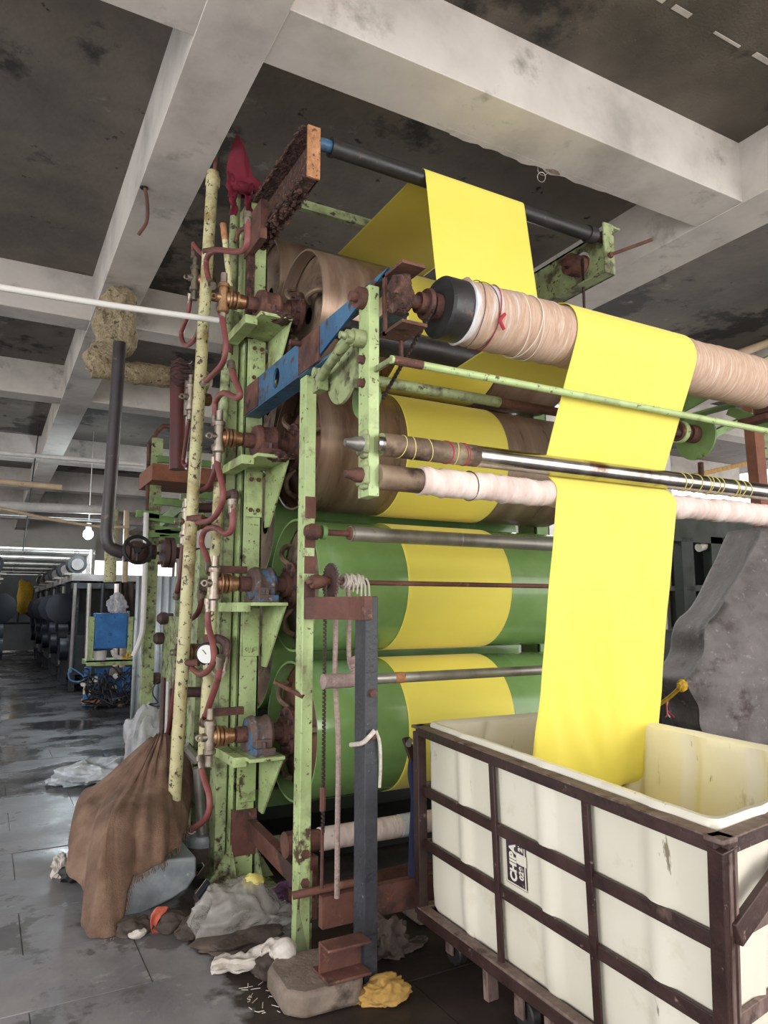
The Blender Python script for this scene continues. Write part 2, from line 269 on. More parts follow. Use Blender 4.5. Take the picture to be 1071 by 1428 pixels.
    def obj(s, name, mt, parent=None, org=None, bev=0, sharp=38, solid=0, label=None, cat=None, group=None, kind=None, sub=0):
        if parent is not None: o = ORG[parent.name]
        else: o = V(org) if org is not None else V((0, 0, 0))
        me = bpy.data.meshes.new(name); me.from_pydata([tuple(q - o) for q in s.v], [], s.f); me.validate(); me.update()
        bm = bmesh.new(); bm.from_mesh(me); bmesh.ops.recalc_face_normals(bm, faces=bm.faces[:]); bm.to_mesh(me); bm.free()
        me.materials.append(MATS[mt]); me.shade_smooth(); me.set_sharp_from_angle(angle=R(sharp))
        ob = bpy.data.objects.new(name, me); COL.objects.link(ob)
        if parent is not None: ob.parent = parent
        else: ob.location = o
        ORG[ob.name] = o
        if solid: k = ob.modifiers.new('solid', 'SOLIDIFY'); k.thickness = solid; k.offset = 0
        if bev: k = ob.modifiers.new('bevel', 'BEVEL'); k.width = bev; k.segments = 2; k.limit_method = 'ANGLE'; k.angle_limit = R(40)
        if sub: k = ob.modifiers.new('sub', 'SUBSURF'); k.levels = sub; k.render_levels = sub
        return tag(ob, label, cat, group, kind)
def tag(ob, label=None, cat=None, group=None, kind=None):
    for k, v in (('label', label), ('category', cat), ('group', group), ('kind', kind)):
        if v: ob[k] = v
    return ob
def thing(name, loc, label, cat, group=None):
    o = bpy.data.objects.new(name, None); COL.objects.link(o); o.location = loc; o.empty_display_size = .1; ORG[o.name] = V(loc); return tag(o, label, cat, group)
def again(src, parent, off):                       # a copy of a part moved by off, sharing its mesh
    o = src.copy(); COL.objects.link(o); o.parent = parent; o.location = src.location + V(off); ORG[o.name] = ORG[src.name]; return o
def bolts(parent, mt, pts, d, r=.011, h=.014):
    first = None
    for p in pts:
        if first is None: first = MB().lathe(p, d, [(0, r * 1.25), (.003, r * 1.25), (.003, r), (h, r)], 6).obj('bolt', mt, parent); p0 = V(p)
        else: again(first, parent, V(p) - p0)
# ================================================================ the setting
ZB, ZS = 4.3, 4.76
floor = MB().box((-14, -4, -.3), (16, 34, -.012)).obj('floor', 'floor_stone', kind='structure')
y = 1.7; row = 0
while y < 9.2:
    x = -1.6 + (.45 if row % 2 else 0)
    while x < 4.6:
        L = .92; dz = rnd.uniform(-.0025, .0025)
        MB().prism([(x + .0022, y + .0022, -.02), (x + L - .0022, y + .0022, -.02), (x + L - .0022, y + .4978, -.02), (x + .0022, y + .4978, -.02)], (0, 0, .02 + dz - .003)).obj('floor_tile', 'floor_stone', floor)
        x += L
    y += .5; row += 1
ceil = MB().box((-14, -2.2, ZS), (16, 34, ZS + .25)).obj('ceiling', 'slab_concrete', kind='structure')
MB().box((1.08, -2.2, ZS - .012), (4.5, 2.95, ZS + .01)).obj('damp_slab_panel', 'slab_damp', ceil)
for k, (xa, xb, yj) in enumerate(((1.3, 4.45, .9), (1.3, 4.45, 1.75), (1.3, 4.45, 2.3))):
    b = MB()
    for i in range(9):
        x0 = xa + (xb - xa) * i / 9; b.box((x0 + .02, yj + rnd.uniform(-.01, .01), ZS - .016), (x0 + rnd.uniform(.15, .33), yj + .025, ZS - .01))
    b.obj('plaster_seam', 'beam_concrete', ceil)
def beam(a, b, m='beam_concrete', ch=.004):
    (x0, y0), (x1, y1) = a, b; MB().box((x0, y0, ZB + (.004 if x1 - x0 > 1 else 0)), (x1, y1, ZS + .02)).obj('ceiling_beam', m, ceil, bev=ch)
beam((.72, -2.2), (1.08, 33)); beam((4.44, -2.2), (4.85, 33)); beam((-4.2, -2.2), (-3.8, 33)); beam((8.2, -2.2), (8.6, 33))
for yb, wd in ((2.88, .38), (7.3, .3), (10.3, .35), (14.9, .4), (18.6, .4), (22, .4), (25.2, .4)):
    for xa, xb in ((-13, -4.2), (-3.8, .72), (1.08, 4.44), (4.85, 8.2), (8.6, 15)):
        if yb > 3 or -4 < xa < 4: beam((xa - .03, yb), (xb + .03, yb + wd))
# broken plaster edge under the near cross beam
pts = [(2.2, 3.22)] + [(2.2 + i * .05, 3.268 + .03 * noise.noise(V((i * .45, 2, 7))) + .012 * noise.noise(V((i * 1.9, 4, 1)))) for i in range(1, 27)] + [(3.55, 3.22)]
MB().prism([(x, y, ZB + .0035) for x, y in pts], (0, 0, .03)).obj('chipped_plaster', 'beam_concrete', ceil)
MB().prism([(3.04 + .055 * math.cos(a) * (1 + .3 * math.sin(3 * a)), 3.245 + .02 * math.sin(a), ZB + .001) for a in [k * PI / 6 for k in range(12)]], (0, 0, .004)).obj('chip_hollow', 'concrete_block', ceil)
# far end of the hall
MB().box((-14, 29, 0), (16, 29.3, 2.7)).obj('wall_back', 'grey_wall', kind='structure')
t = MB().box((-14, 29.02, 3.3), (16, 29.3, ZS)).obj('wall_back_upper', 'white_wall', kind='structure')
MB().box((-1.6, 28.2, 3.05), (3.4, 28.5, 4.1)).obj('trim_1', 'white_wall', kind='structure')
for k in range(7): MB().box((-8 + k * 2.4, 29.05, 2.7), (-7.9 + k * 2.4, 29.15, 3.3)).obj('window_mullion', 'white_paint', t)
MB().box((7.2, 6.0, 0), (7.4, 29, ZS)).obj('wall_right', 'white_wall', kind='structure')
MB().box((4.85, 11.5, 2.2), (7.2, 11.7, 3.6)).obj('trim_2', 'white_wall', kind='structure')
# ================================================================ drying machine
MC = thing('drying_machine', (1.3, 3.8, 0), 'tall textile drying machine with stacked brown and green cylinders in a lime green frame', 'machine')
CY, RC = 3.78, .37
RY = 4.46
RZ = [3.62, 2.825, 2.03, 1.235]
CZ = [3.22, 2.425, 1.63, .84]
X0, X1 = 1.5, 3.35
def drying_cylinder(cy, cz, ms, me, front=True):
    c = MB(); N_ = 72
    c.lathe((X0, cy, cz), (1, 0, 0), [(.075, RC - .012), (0, RC - .012), (0, RC), (X1 - X0, RC), (X1 - X0, RC - .012), (X1 - X0 - .075, RC - .012)], N_, caps=False)
    o = c.obj('drying_cylinder', ms, MC, sharp=30)
    MB().lathe((X0 + .07, cy, cz), (1, 0, 0), [(0, .05), (.0, .12), (-.03, .16), (-.03, .21), (0, .26), (.015, RC - .01), (.02, RC - .01)], 48, caps=False).obj('end_plate', me, o)
    MB().lathe((X1 - .06, cy, cz), (1, 0, 0), [(0, RC - .01), (.001, .03)], 32, caps=False).obj('end_plate', me, o)
    if front:
        MB().lathe((X0 + .03, cy, cz), (1, 0, 0), [(0, .06), (-.03, .06), (-.03, .125), (-.055, .125), (-.055, .07), (-.09, .07), (-.09, .045), (-.2, .045)][::-1], 24).obj('hub_flange', 'rust', o)
        bolts(o, 'iron_brown', [(X0 - .025, cy + .1 * math.cos(k * PI / 4 + .2), cz + .1 * math.sin(k * PI / 4 + .2)) for k in range(8)], (-1, 0, 0), .014, .022)
        for k in range(3):
            a = k * 2.1 + .9; d = V((0, math.cos(a), math.sin(a))); c0 = V((X0 + .02, cy, cz))
            MB().tube([c0 + d * .14, c0 + d * .2 + V((-.04, 0, 0)), c0 + d * .27 + V((-.02, 0, 0)), c0 + d * .3 + V((.03, 0, 0))], .016, 8).obj('drain_pipe', 'end_plate_rust', o)
    return o
for i, z in enumerate(CZ): drying_cylinder(CY, z, 'cylinder_brown' if i < 2 else 'cylinder_green', ('end_plate_rust', 'end_plate_brown', 'end_plate_rust', 'end_plate_brown')[i])
for i, z in enumerate(RZ): drying_cylinder(RY, z, 'cylinder_brown' if i < 2 else 'cylinder_green', 'end_plate_rust', False)
# frame columns, left and right
def column(xa, xb, left):
    b = MB().box((xa, 4.0, 0.02), (xb, 4.02, 4.0)).box((xa, 4.0, 0.02), (xa + .014, 4.2, 4.0)).box((xb - .014, 4.0, .02), (xb, 4.2, 4.0))
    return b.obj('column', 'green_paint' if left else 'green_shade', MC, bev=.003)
c1 = column(1.262, 1.385, True)
MB().box((1.255, 3.99, .16), (1.392, 4.03, .4)).obj('splice_plate', 'rust_red', c1, bev=.002)
MB().box((1.255, 3.985, 3.1), (1.30, 4.03, 3.75)).obj('rust_crust', 'rust_scale', c1)
b = MB()
for xx in (1.25, 1.39): b.prism([(xx, 4.0, .02), (xx, 3.86, .02), (xx, 4.0, .2)], (.01, 0, 0))
b.box((1.17, 3.84, 0), (1.47, 4.25, .025)).prism([(1.255, 4.0, .025), (1.12, 4.0, .025), (1.255, 4.0, .22)], (0, .012, 0)).prism([(1.39, 4.0, .025), (1.5, 4.0, .025), (1.39, 4.0, .2)], (0, .012, 0))
b.obj('base_plate', 'green_worn', MC)
MB().box((1.19, 4.1, 0.02), (1.25, 4.24, 3.3)).obj('column', 'green_worn', MC, bev=.004)
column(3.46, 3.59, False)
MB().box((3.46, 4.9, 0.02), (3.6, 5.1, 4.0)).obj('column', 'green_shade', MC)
MB().box((1.26, 4.9, 0.02), (1.39, 5.1, 1.9)).obj('column', 'green_worn', MC)
# bearing brackets, housings, rotary joints
def rotary(cy, z, tm):
    rj = MB().lathe((1.07, cy, z), (1, 0, 0), [(0, .03), (.012, .04), (.03, .04), (.03, .052), (.045, .052), (.045, .036), (.052, .036), (.052, .052), (.066, .052), (.07, .042), (.105, .04), (.115, .03)], 20).obj('rotary_joint', 'brass', MC)
    MB().lathe((1.055, cy, z - .09), (0, 0, 1), [(0, .024), (.008, .033), (.03, .033), (.03, .026), (.15, .026), (.15, .033), (.172, .033), (.18, .024)], 10).obj('joint_tee', tm, rj)
    MB().cyl((1.015, cy, z), (1.07, cy, z), .022).obj('joint_plug', tm, rj); MB().ring((1.0, cy, z), (0, 1, 0), .014, .006, 14, 6).obj('plug_ring', tm, rj)
    k = MB().cyl((1.055, cy, z - .145), (1.055, cy, z - .088), .019).obj('hose_ferrule', 'bright_fitting', rj); again(k, rj, (0, 0, .233))
    k = MB().ring((1.09, cy, z), (1, 0, 0), .05, .008, 20, 6).obj('clamp_band', 'brass', rj)
for i, z in enumerate(CZ):
    zs = z - .1
    b = MB().box((1.22, 3.62, zs - .018), (1.41, 4.0, zs)).prism([(1.4, 3.64, zs - .018), (1.4, 4.0, zs - .018), (1.4, 4.0, zs - .36), (1.4, 3.93, zs - .36)], (.012, 0, 0)).box((1.16, 3.7, zs - .05), (1.23, 4.06, zs))
    br = b.obj('bearing_bracket', 'green_paint', MC, bev=.002)
    pl = MB().box((1.285, 3.986, zs - .3), (1.38, 4.0, zs - .03)).obj('bracket_plate', 'green_paint', br, bev=.002)
    bolts(br, 'rust' if i < 2 else 'green_paint', [(x, 3.986, q) for x in (1.31, 1.355) for q in (zs - .08, zs - .26)], (0, -1, 0))
    if i < 2: MB().blob((1.36, 3.66, zs + .0), (.07, .06, .03), i, .5, 3, 3).obj('rust_crust', 'rust_scale', br)
    hm = 'rust' if i < 2 else 'blue_rust'
    MB().lathe((1.25, CY, z), (1, 0, 0), [(0, .05), (.0, .085), (.03, .095), (.05, .085), (.09, .085), (.11, .095), (.13, .08), (.13, .05)], 24).box((1.26, CY - .13, zs), (1.37, CY + .13, zs + .04)).box((1.27, CY - .1, zs), (1.36, CY + .1, z - .02)).obj('bearing_housing', hm, MC, bev=.004)
    bolts(MC, 'iron_brown', [(1.315, CY + s * .105, z - .06) for s in (-1, 1)], (0, 0, 1), .014, .03)
    MB().lathe((1.17, CY, z), (1, 0, 0), [(0, .028), (.02, .028), (.02, .042), (.1, .042), (.1, .032), (.18, .032)], 18).obj('journal', 'rust', MC)
    rotary(CY, z, 'bright_fitting' if i > 0 else 'brass')
for z in RZ: rotary(RY, z, 'bright_fitting')
# clamp rail arms over the joints
MB().box((1.05, 3.86, 1.69), (1.26, 3.89, 1.73)).obj('support_arm', 'rust', MC); MB().box((1.06, 3.86, .93), (1.26, 3.89, .97)).obj('support_arm', 'rust', MC)
# blue beam running forward over the front post, with a slot
def holed(xa, ya, za, yb, zb, t, hy, hz, ry, rz, n=32):
    b = MB(); o = []; i_ = []
    for k in range(n):
        a = 2 * PI * k / n; cy_, cz_ = math.cos(a), math.sin(a); i_.append((hy + ry * cy_, hz + rz * cz_))
        lim = [((yb - hy) / cy_) if cy_ > 1e-6 else (((ya - hy) / cy_) if cy_ < -1e-6 else 1e9), ((zb - hz) / cz_) if cz_ > 1e-6 else (((za - hz) / cz_) if cz_ < -1e-6 else 1e9)]
        q = min(lim); o.append((hy + q * cy_, hz + q * cz_))
    for cy_, cz_ in ((ya, za), (ya, zb), (yb, za), (yb, zb)):
        j = min(range(n), key=lambda k: (o[k][0] - cy_) ** 2 + (o[k][1] - cz_) ** 2); o[j] = (cy_, cz_)
    L = [[V((x, *p)) for p in ps] for x, ps in ((xa, o), (xa, i_), (xa + t, i_), (xa + t, o))]
    b.grid(L + [L[0]], True); return b
def side_beam(xa, sgn, mt):
    b = holed(xa, 2.26, 2.615, 3.99, 2.79, .012, 3.47, 2.70, .05, .055)
    x2 = xa + .012; b.box((min(x2, x2 + sgn * .08), 2.26, 2.615), (max(x2, x2 + sgn * .08), 3.99, 2.627)).box((min(x2, x2 + sgn * .08), 2.26, 2.778), (max(x2, x2 + sgn * .08), 3.99, 2.79))
    return b.obj('side_beam', mt, MC)
sb = side_beam(1.262, 1, 'blue_paint')
MB().box((1.257, 2.9, 2.62), (1.264, 3.15, 2.786)).obj('rust_patch', 'rust', sb)
MB().box((1.257, 3.75, 2.62), (1.264, 3.99, 2.786)).obj('rust_patch', 'rust', sb)
MB().cyl((1.2, 3.12, 2.77), (1.29, 3.12, 2.77), .014, 10).obj('pin', 'rust', sb)
side_beam(3.6, -1, 'green_shade')
# front posts
fp = MB().box((1.28, 3.1, .01), (1.336, 3.18, 2.614)).obj('front_post', 'green_paint', MC, bev=.004)
MB().prism([(1.283, 3.1, .34), (1.283, 3.1, .005), (1.26, 3.08, .005), (1.27, 3.095, .18)], (.07, .02, 0)).obj('post_foot', 'green_worn', fp)
for z0, z1 in ((1.92, 2.02), (1.78, 1.84), (1.66, 1.74), (1.54, 1.62)): MB().box((1.284, 3.088, z0), (1.334, 3.1, z1)).obj('clamp_plate', 'rust', fp)
bolts(fp, 'rust', [(1.309, 3.1, q) for q in (.3, .42)], (0, -1, 0), .018, .012)
MB().tube([(1.29, 3.1, 1.1), (1.25, 3.2, 1.13), (1.23, 3.3, 1.15)], .011, 8).obj('hook_rod', 'rust', fp)
MB().cyl((1.31, 3.0, .36), (1.31, 3.1, .36), .0).obj('stub_pin', 'rust', fp) if 0 else None
MB().cyl((1.24, 3.07, .27), (1.5, 3.0, .3), .017, 10).obj('stub_pin', 'rust_red', fp)
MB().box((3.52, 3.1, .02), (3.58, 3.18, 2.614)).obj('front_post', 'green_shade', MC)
# hanging roller plate at the front of the blue beam
hp = MB().box((1.178, 2.255, 1.9), (1.222, 2.34, 2.7)).obj('roller_plate', 'green_paint', MC, bev=.003)
bolts(hp, 'rust', [(1.178, 2.3, 2.64), (1.178, 2.3, 2.33), (1.178, 2.3, 2.42)], (-1, 0, 0), .016, .02)
MB().lathe((1.12, 2.3, 2.66), (1, 0, 0), [(0, .02), (.03, .02), (.03, .042), (.06, .042)], 14).obj('bearing_cap', 'rust', hp)
MB().lathe((1.08, 2.3, 2.5), (1, 0, 0), [(0, .014), (.025, .014), (.025, .026), (.05, .026), (.05, .034), (.1, .034)], 14).obj('pivot_bush', 'green_worn', hp)
for zc, mt in ((2.09, 'steel_grey'), (1.975, 'rust')):
    MB().box((1.155, 2.24, zc - .035), (1.18, 2.32, zc + .035)).box((1.16, 2.255, zc - .05), (1.18, 2.3, zc + .055)).obj('clamp_block', 'green_worn', hp, bev=.008)
    MB().lathe((1.09, 2.27, zc), (1, 0, 0), [(0, .014), (.02, .018), (.05, .028), (.08, .028)], 10).obj('axle_end', mt, hp)
# swing arm with disc
MB().lathe((1.19, 2.52, 2.445), (1, 0, 0), [(0, .135), (.012, .135)], 40).obj('guide_disc', 'green_worn', MC)
MB().tube([(1.15, 2.64, 2.44), (1.13, 2.45, 2.47), (1.13, 2.3, 2.5)], .02, 10).box((1.14, 2.62, 2.39), (1.18, 2.69, 2.48)).cyl((1.13, 2.66, 2.47), (1.19, 2.66, 2.47), .022).obj('swing_arm', 'green_worn', MC)
MB().lathe((1.31, 2.57, 2.37), (1, 0, 0), [(0, .09), (.015, .1), (.03, .095), (.03, .06), (.06, .06)], 32).obj('guide_disc', 'green_shade', MC)
MB().box((1.27, 2.56, 2.4), (1.31, 2.6, 2.5)).cyl((1.25, 2.58, 2.5), (1.31, 2.58, 2.5), .03).obj('disc_bracket', 'green_worn', MC)
MB().lathe((3.42, 2.6, 2.45), (1, 0, 0), [(0, .13), (.012, .13)], 40).obj('guide_disc', 'green_shade', MC)
MB().lathe((3.2, 2.6, 2.465), (1, 0, 0), [(0, .03), (.06, .03), (.06, .055), (.11, .055), (.11, .035), (.16, .035), (.16, .05), (.22, .05)], 20).obj('disc_hub', 'rust', MC)
MB().cyl((3.28, 2.6, 2.465), (3.31, 2.6, 2.465), .062, 20).obj('hub_collar', 'green_paint', MC)
# rods
MB().cyl((1.2, 2.13, 2.373), (3.6, 2.13, 2.373), .015, 12).obj('guide_rod', 'green_paint', MC)
rd = MB().cyl((1.25, 2.58, 2.45), (2.03, 2.58, 2.45), .024, 12).obj('guide_rod', 'green_worn', MC)
MB().cyl((2.03, 2.58, 2.45), (3.3, 2.58, 2.45), .022, 12).obj('rusted_rod', 'rust', rd)
MB().cyl((1.21, 2.13, 2.373), (1.33, 2.13, 2.373), .0165, 12).obj('rod_end', 'rust', MC)
MB().bar((1.205, 2.12, 2.373), (1.205, 2.27, 2.373), .012, .02).obj('rod_bracket', 'green_worn', hp); MB().bar((3.6, 2.12, 2.373), (3.6, 2.5, 2.6), .04, .05).obj('rod_bracket', 'green_shade', MC)
# wrapped rollers
def wrapwob(amp, f):
    return lambda t, a: amp * noise.noise(V((t * f, math.cos(a) * .6, math.sin(a) * .6))) + amp * .6 * noise.noise(V((t * f * 3, math.cos(a), 5 + math.sin(a))))
BY, BZ = 2.19, 2.64
br = MB().lathe((1.53, BY, BZ), (1, 0, 0), [(0, .09), (.004, .128)] + [(i * .0125, .126) for i in range(1, 152)] + [(1.9, .12), (1.9, .08)], 40, wob=lambda t, a: wrapwob(.006, 26)(t, a) + (.012 * max(0, 1 - t / .2)) * noise.noise(V((t * 30 + 2 * math.sin(a), math.cos(a) * 2, 3)))).obj('wrapped_roller', 'wrap_cloth', MC, sharp=60)
MB().lathe((1.44, BY, BZ), (1, 0, 0), [(0, .05), (.0, .112), (.01, .12), (.1, .12)], 40).obj('end_collar', 'black_rubber', br)
MB().lathe((1.27, BY, BZ), (1, 0, 0), [(0, .026), (.08, .026), (.08, .04), (.11, .04), (.11, .058), (.125, .062), (.125, .04), (.14, .04), (.14, .05), (.17, .05)], 20).obj('axle', 'rust', br)
MB().lathe((3.46, BY, BZ), (1, 0, 0), [(0, .07), (.03, .07), (.03, .03), (.2, .03)], 18).lathe((3.52, BY, BZ), (1, 0, 0), [(0, .09), (.015, .09)], 22).obj('axle', 'rust', br)
for tx, mt, rr in ((1.62, 'rust', .0016), (1.66, 'thread_red', .0022), (1.80, 'thread_white', .0016), (1.835, 'thread_white', .0016), (1.87, 'thread_white', .0014), (1.585, 'rust', .0018)):
    MB().ring((tx, BY, BZ), V((1, .12 * math.sin(tx * 90), .1 * math.cos(tx * 70))), .131, rr, 40, 6).obj('binding_thread', mt, br)
MB().tube([V((1.66, BY - .13, BZ - .03)), V((1.64, BY - .127, BZ - .06)), V((1.665, BY - .115, BZ - .085))], .007, 6).obj('binding_thread', 'thread_red', br)
# U bracket and bearing of the big roller
ub = MB().box((1.24, BY - .075, BZ + .1), (1.34, BY + .075, BZ + .112)).box((1.24, BY - .075, BZ - .125), (1.345, BY + .1, BZ - .113)).box((1.325, BY + .085, BZ - .2), (1.337, BY + .1, BZ - .113)).box((1.24, BY + .055, BZ - .125), (1.25, BY + .075, BZ + .112)).obj('roller_bracket', 'rust', MC)
MB().lathe((1.25, BY, BZ), (1, 0, 0), [(0, .06), (.04, .065), (.04, .045), (.06, .045)], 20).blob((1.26, BY - .02, BZ + .03), (.035, .05, .055), 3, .5, 3, 2).obj('bearing', 'rust_scale', ub)
MB().box((3.52, BY - .1, BZ - .12), (3.56, BY + .12, BZ + .12)).box((3.5, BY - .12, BZ - .16), (3.75, BY + .2, BZ - .13)).obj('roller_bracket', 'rust', MC)
# chrome roller with threads, lower wrapped roller
ch = MB().lathe((1.2, 2.24, 2.09), (1, 0, 0), [(0, .03), (.02, .03), (.02, .042), (2.4, .042), (2.4, .03), (2.5, .03)], 32).obj('chrome_roller', 'chrome', MC)
MB().lathe((1.22, 2.24, 2.09), (1, 0, 0), [(0, .0424), (.42, .0428), (.425, .042)], 32, caps=False).obj('worn_sleeve', 'end_plate_rust', ch)
for tx, mt in ((1.3, 'thread_yellow'), (1.35, 'thread_yellow'), (1.42, 'thread_yellow'), (1.5, 'thread_red'), (1.505, 'thread_red'), (1.575, 'thread_red'), (1.583, 'thread_red'), (1.545, 'thread_yellow'), (2.82, 'thread_yellow'), (2.85, 'thread_yellow'), (2.93, 'thread_yellow'), (3.0, 'thread_yellow'), (3.02, 'thread_yellow'), (3.05, 'thread_yellow'), (3.09, 'thread_yellow'), (3.2, 'thread_yellow'), (3.22, 'thread_yellow'), (3.25, 'thread_yellow'), (3.3, 'thread_yellow')):
    MB().ring((tx, 2.24, 2.09), V((1, .25 * math.sin(tx * 60), .2 * math.cos(tx * 80))), .0435, .0018, 28, 5).obj('wound_thread', mt, ch)
lr = MB().lathe((1.22, 2.27, 1.975), (1, 0, 0), [(0, .047), (.2, .047)], 24).obj('lower_roller', 'end_plate_rust', MC)
MB().lathe((1.40, 2.27, 1.975), (1, 0, 0), [(0, .04)] + [(i * .0125, .054) for i in range(0, 178)] + [(2.22, .04)], 32, wob=wrapwob(.008, 22)).obj('cloth_wrap', 'wrap_pink', lr, sharp=60)
MB().ring((1.63, 2.27, 1.975), (1, .1, .1), .057, .003, 28, 5).obj('binding_thread', 'rust', lr)
# top roller, its arms and tie
tr = MB().lathe((1.46, 3.25, 3.95), (1, 0, 0), [(0, .04), (.0, .052), (.02, .052), (.02, .046), (1.86, .046), (1.86, .055), (1.92, .055), (1.92, .03)], 28).obj('top_roller', 'black_rubber', MC)
MB().cyl((1.34, 3.25, 3.95), (1.47, 3.25, 3.95), .034, 18).obj('blue_journal', 'blue_paint', tr)
MB().cyl((3.38, 3.25, 3.95), (3.5, 3.25, 3.95), .03, 18).obj('journal', 'rust', tr)
la = MB().channel((1.37, 3.2, 3.845), (1.37, 4.05, 3.845), .09, .29, .012, -1).obj('roller_arm', 'rust_scale', MC)
MB().box((1.305, 3.185, 3.70), (1.376, 3.2, 3.99)).obj('arm_end_plate', 'rust_orange', la, bev=.002)
b = MB()
for k in range(90):
    yy = rnd.uniform(3.3, 4.02); b.blob((1.33 + rnd.uniform(-.04, .045), yy, 3.695 + rnd.uniform(-.012, .006)), (.016, .02, .014), k, .6, 2, 1)
for k in range(70):
    yy = rnd.uniform(3.2, 4.02); b.blob((1.285 + rnd.uniform(-.006, .006), yy, rnd.choice((3.99, 3.705)) + rnd.uniform(-.01, .01)), (.01, .02, .012), k + 100, .6, 2, 1)
b.obj('rust_flakes', 'rust_scale', la, kind='stuff')
MB().box((1.25, 3.75, 3.62), (1.29, 4.05, 3.86)).obj('gusset', 'rust', la)
b = holed(3.49, 3.2, 3.68, 4.05, 4.03, .014, 3.5, 3.88, .1, .09); b.box((3.4, 3.2, 3.68), (3.5, 4.05, 3.694)).box((3.49, 3.2, 4.016), (3.57, 4.05, 4.03))
ra = b.obj('roller_arm', 'green_worn', MC)
MB().box((3.41, 3.19, 3.68), (3.5, 3.202, 4.03)).obj('arm_end_plate', 'green_worn', ra)
MB().cyl((3.44, 3.2, 3.8), (3.62, 2.98, 3.86), .012, 8).lathe((3.45, 3.185, 3.8), (0, -1, 0), [(0, .02), (.02, .02)], 6).obj('tension_screw', 'rust', ra)
MB().lathe((3.36, 3.52, 3.88), (1, 0, 0), [(0, .03), (.05, .03), (.05, .075), (.16, .075), (.16, .085), (.175, .085), (.175, .06), (.2, .06)], 22).obj('sprocket_hub', 'rust', ra)
MB().box((1.35, 3.56, 3.72), (3.5, 3.6, 3.78)).obj('cross_tie', 'green_worn', MC) if 0 else MB().box((1.35, 4.06, 4.07), (3.5, 4.1, 4.13)).obj('cross_tie', 'green_worn', MC)
# inner guide roller
MB().lathe((1.36, 2.95, 2.79), (1, 0, 0), [(0, .03), (.05, .03), (.05, .072), (1.98, .072), (1.98, .03), (2.1, .03)], 28).obj('guide_roller', 'black_rubber', MC)
# front rods of the lower half
r1 = MB().lathe((1.5, 3.06, 1.852), (1, 0, 0), [(0, .02), (.0, .036), (.62, .036), (.622, .033), (.63, .033), (.632, .036), (1.95, .036)], 22).obj('spreader_roller', 'steel_grey', MC)
MB().cyl((1.36, 3.06, 1.852), (1.5, 3.06, 1.852), .015, 12).lathe((1.49, 3.06, 1.852), (1, 0, 0), [(0, .03), (.02, .037)], 16).obj('rusted_shaft', 'rust_red', r1)
MB().lathe((1.27, 3.06, 1.852), (1, 0, 0), [(0, .025), (.03, .038), (.06, .038), (.06, .03), (.07, .03)], 16).obj('shaft_bearing', 'rust', r1)
MB().lathe((1.35, 3.06, 1.852), (1, 0, 0), [(0, .034), (.02, .034)], 16).obj('rubber_ring', 'green_shade', r1)
MB().cyl((1.28, 3.05, 1.62), (3.5, 3.05, 1.62), .0125, 10).obj('drive_shaft', 'rust_red', MC)
b = MB().lathe((1.39, 3.05, 1.62), (1, 0, 0), [(0, .02), (0, .078), (.012, .078), (.012, .02)], 30)
for k in range(30):
    a = 2 * PI * k / 30; b.box((1.39, 3.05 + .083 * math.cos(a) - .005, 1.62 + .083 * math.sin(a) - .005), (1.402, 3.05 + .083 * math.cos(a) + .005, 1.62 + .083 * math.sin(a) + .005))
sp = b.obj('sprocket', 'iron_brown', MC)
MB().lathe((1.3, 3.05, 1.62), (1, 0, 0), [(0, .03), (.03, .034), (.06, .028), (.09, .018)], 14).obj('shaft_bearing', 'rust', MC)
b = MB()
for k in range(16):
    b.ring((1.46 + .006 * k, 3.05, 1.625), (1, rnd.uniform(-.4, .4), rnd.uniform(-.4, .4)), .02 + .012 * rnd.random(), .008, 16, 6)
for k in range(6): b.tube([(1.47 + .02 * k, 3.03, 1.64), (1.48 + .02 * k, 3.02, 1.61), (1.475 + .022 * k, 3.02, 1.585 - .01 * k)], .005, 6)
b.obj('rope_knot', 'white_rope', MC, kind='stuff')
def rope(pts, r, name='rope', mt='rope', parent=MC): return MB().tube(pts, r, 8).obj(name, mt, parent)
rope([(1.475, 3.03, 1.63), (1.478, 3.02, 1.45), (1.47, 3.0, 1.27), (1.475, 2.96, 1.21)], .011); rope([(1.42, 3.05, 1.6), (1.415, 3.03, 1.4), (1.40, 3.0, 1.2), (1.395, 2.95, .9), (1.385, 2.93, .6), (1.385, 2.93, .28)], .012)
b = MB()
for k in range(8): b.ring((1.475, 2.93, 1.19 + .012 * k), (rnd.uniform(-.3, .3), .3, 1), .02, .009, 12, 6)
b.obj('rope_knot', 'rope', MC)
lrod = MB().cyl((1.34, 2.92, 1.183), (3.0, 2.92, 1.183), .024, 16).obj('suspended_bar', 'steel_grey', MC)
MB().lathe((1.30, 2.92, 1.183), (1, 0, 0), [(0, .024), (.005, .034)] + [(.02 * i, .031) for i in range(1, 10)] + [(.19, .026)], 18, wob=wrapwob(.004, 40)).obj('rag_wrap', 'rope', lrod)
MB().cyl((1.66, 2.92, 1.183), (1.71, 2.92, 1.183), .025, 16).obj('rust_band', 'rust_orange', lrod)
b = MB()
for k in range(60):
    z = .52 + k * .018; b.box((1.345, 3.0, z), (1.352, 3.015, z + .012)).box((1.352, 3.003, z + .008), (1.358, 3.012, z + .022))
b.obj('chain', 'chain', MC, kind='stuff')
MB().cyl((1.35, 3.01, .3), (1.35, 3.01, .55), .008, 8).cyl((1.35, 3.01, .62), (1.35, 3.01, .72), .014, 8).obj('chain_tension_rod', 'rust', MC)
b = MB()
p, q = V((1.39, 2.15, 2.6)), V((1.33, 2.42, 2.33))
for k in range(24):
    c = p.lerp(q, k / 23); b.box(c - V((.006, .008, .005)), c + V((.006, .008, .005)), Matrix.Rotation(R(-45), 3, 'X'))
    b.ring(c, (1, 0, 0), .008, .003, 8, 4)
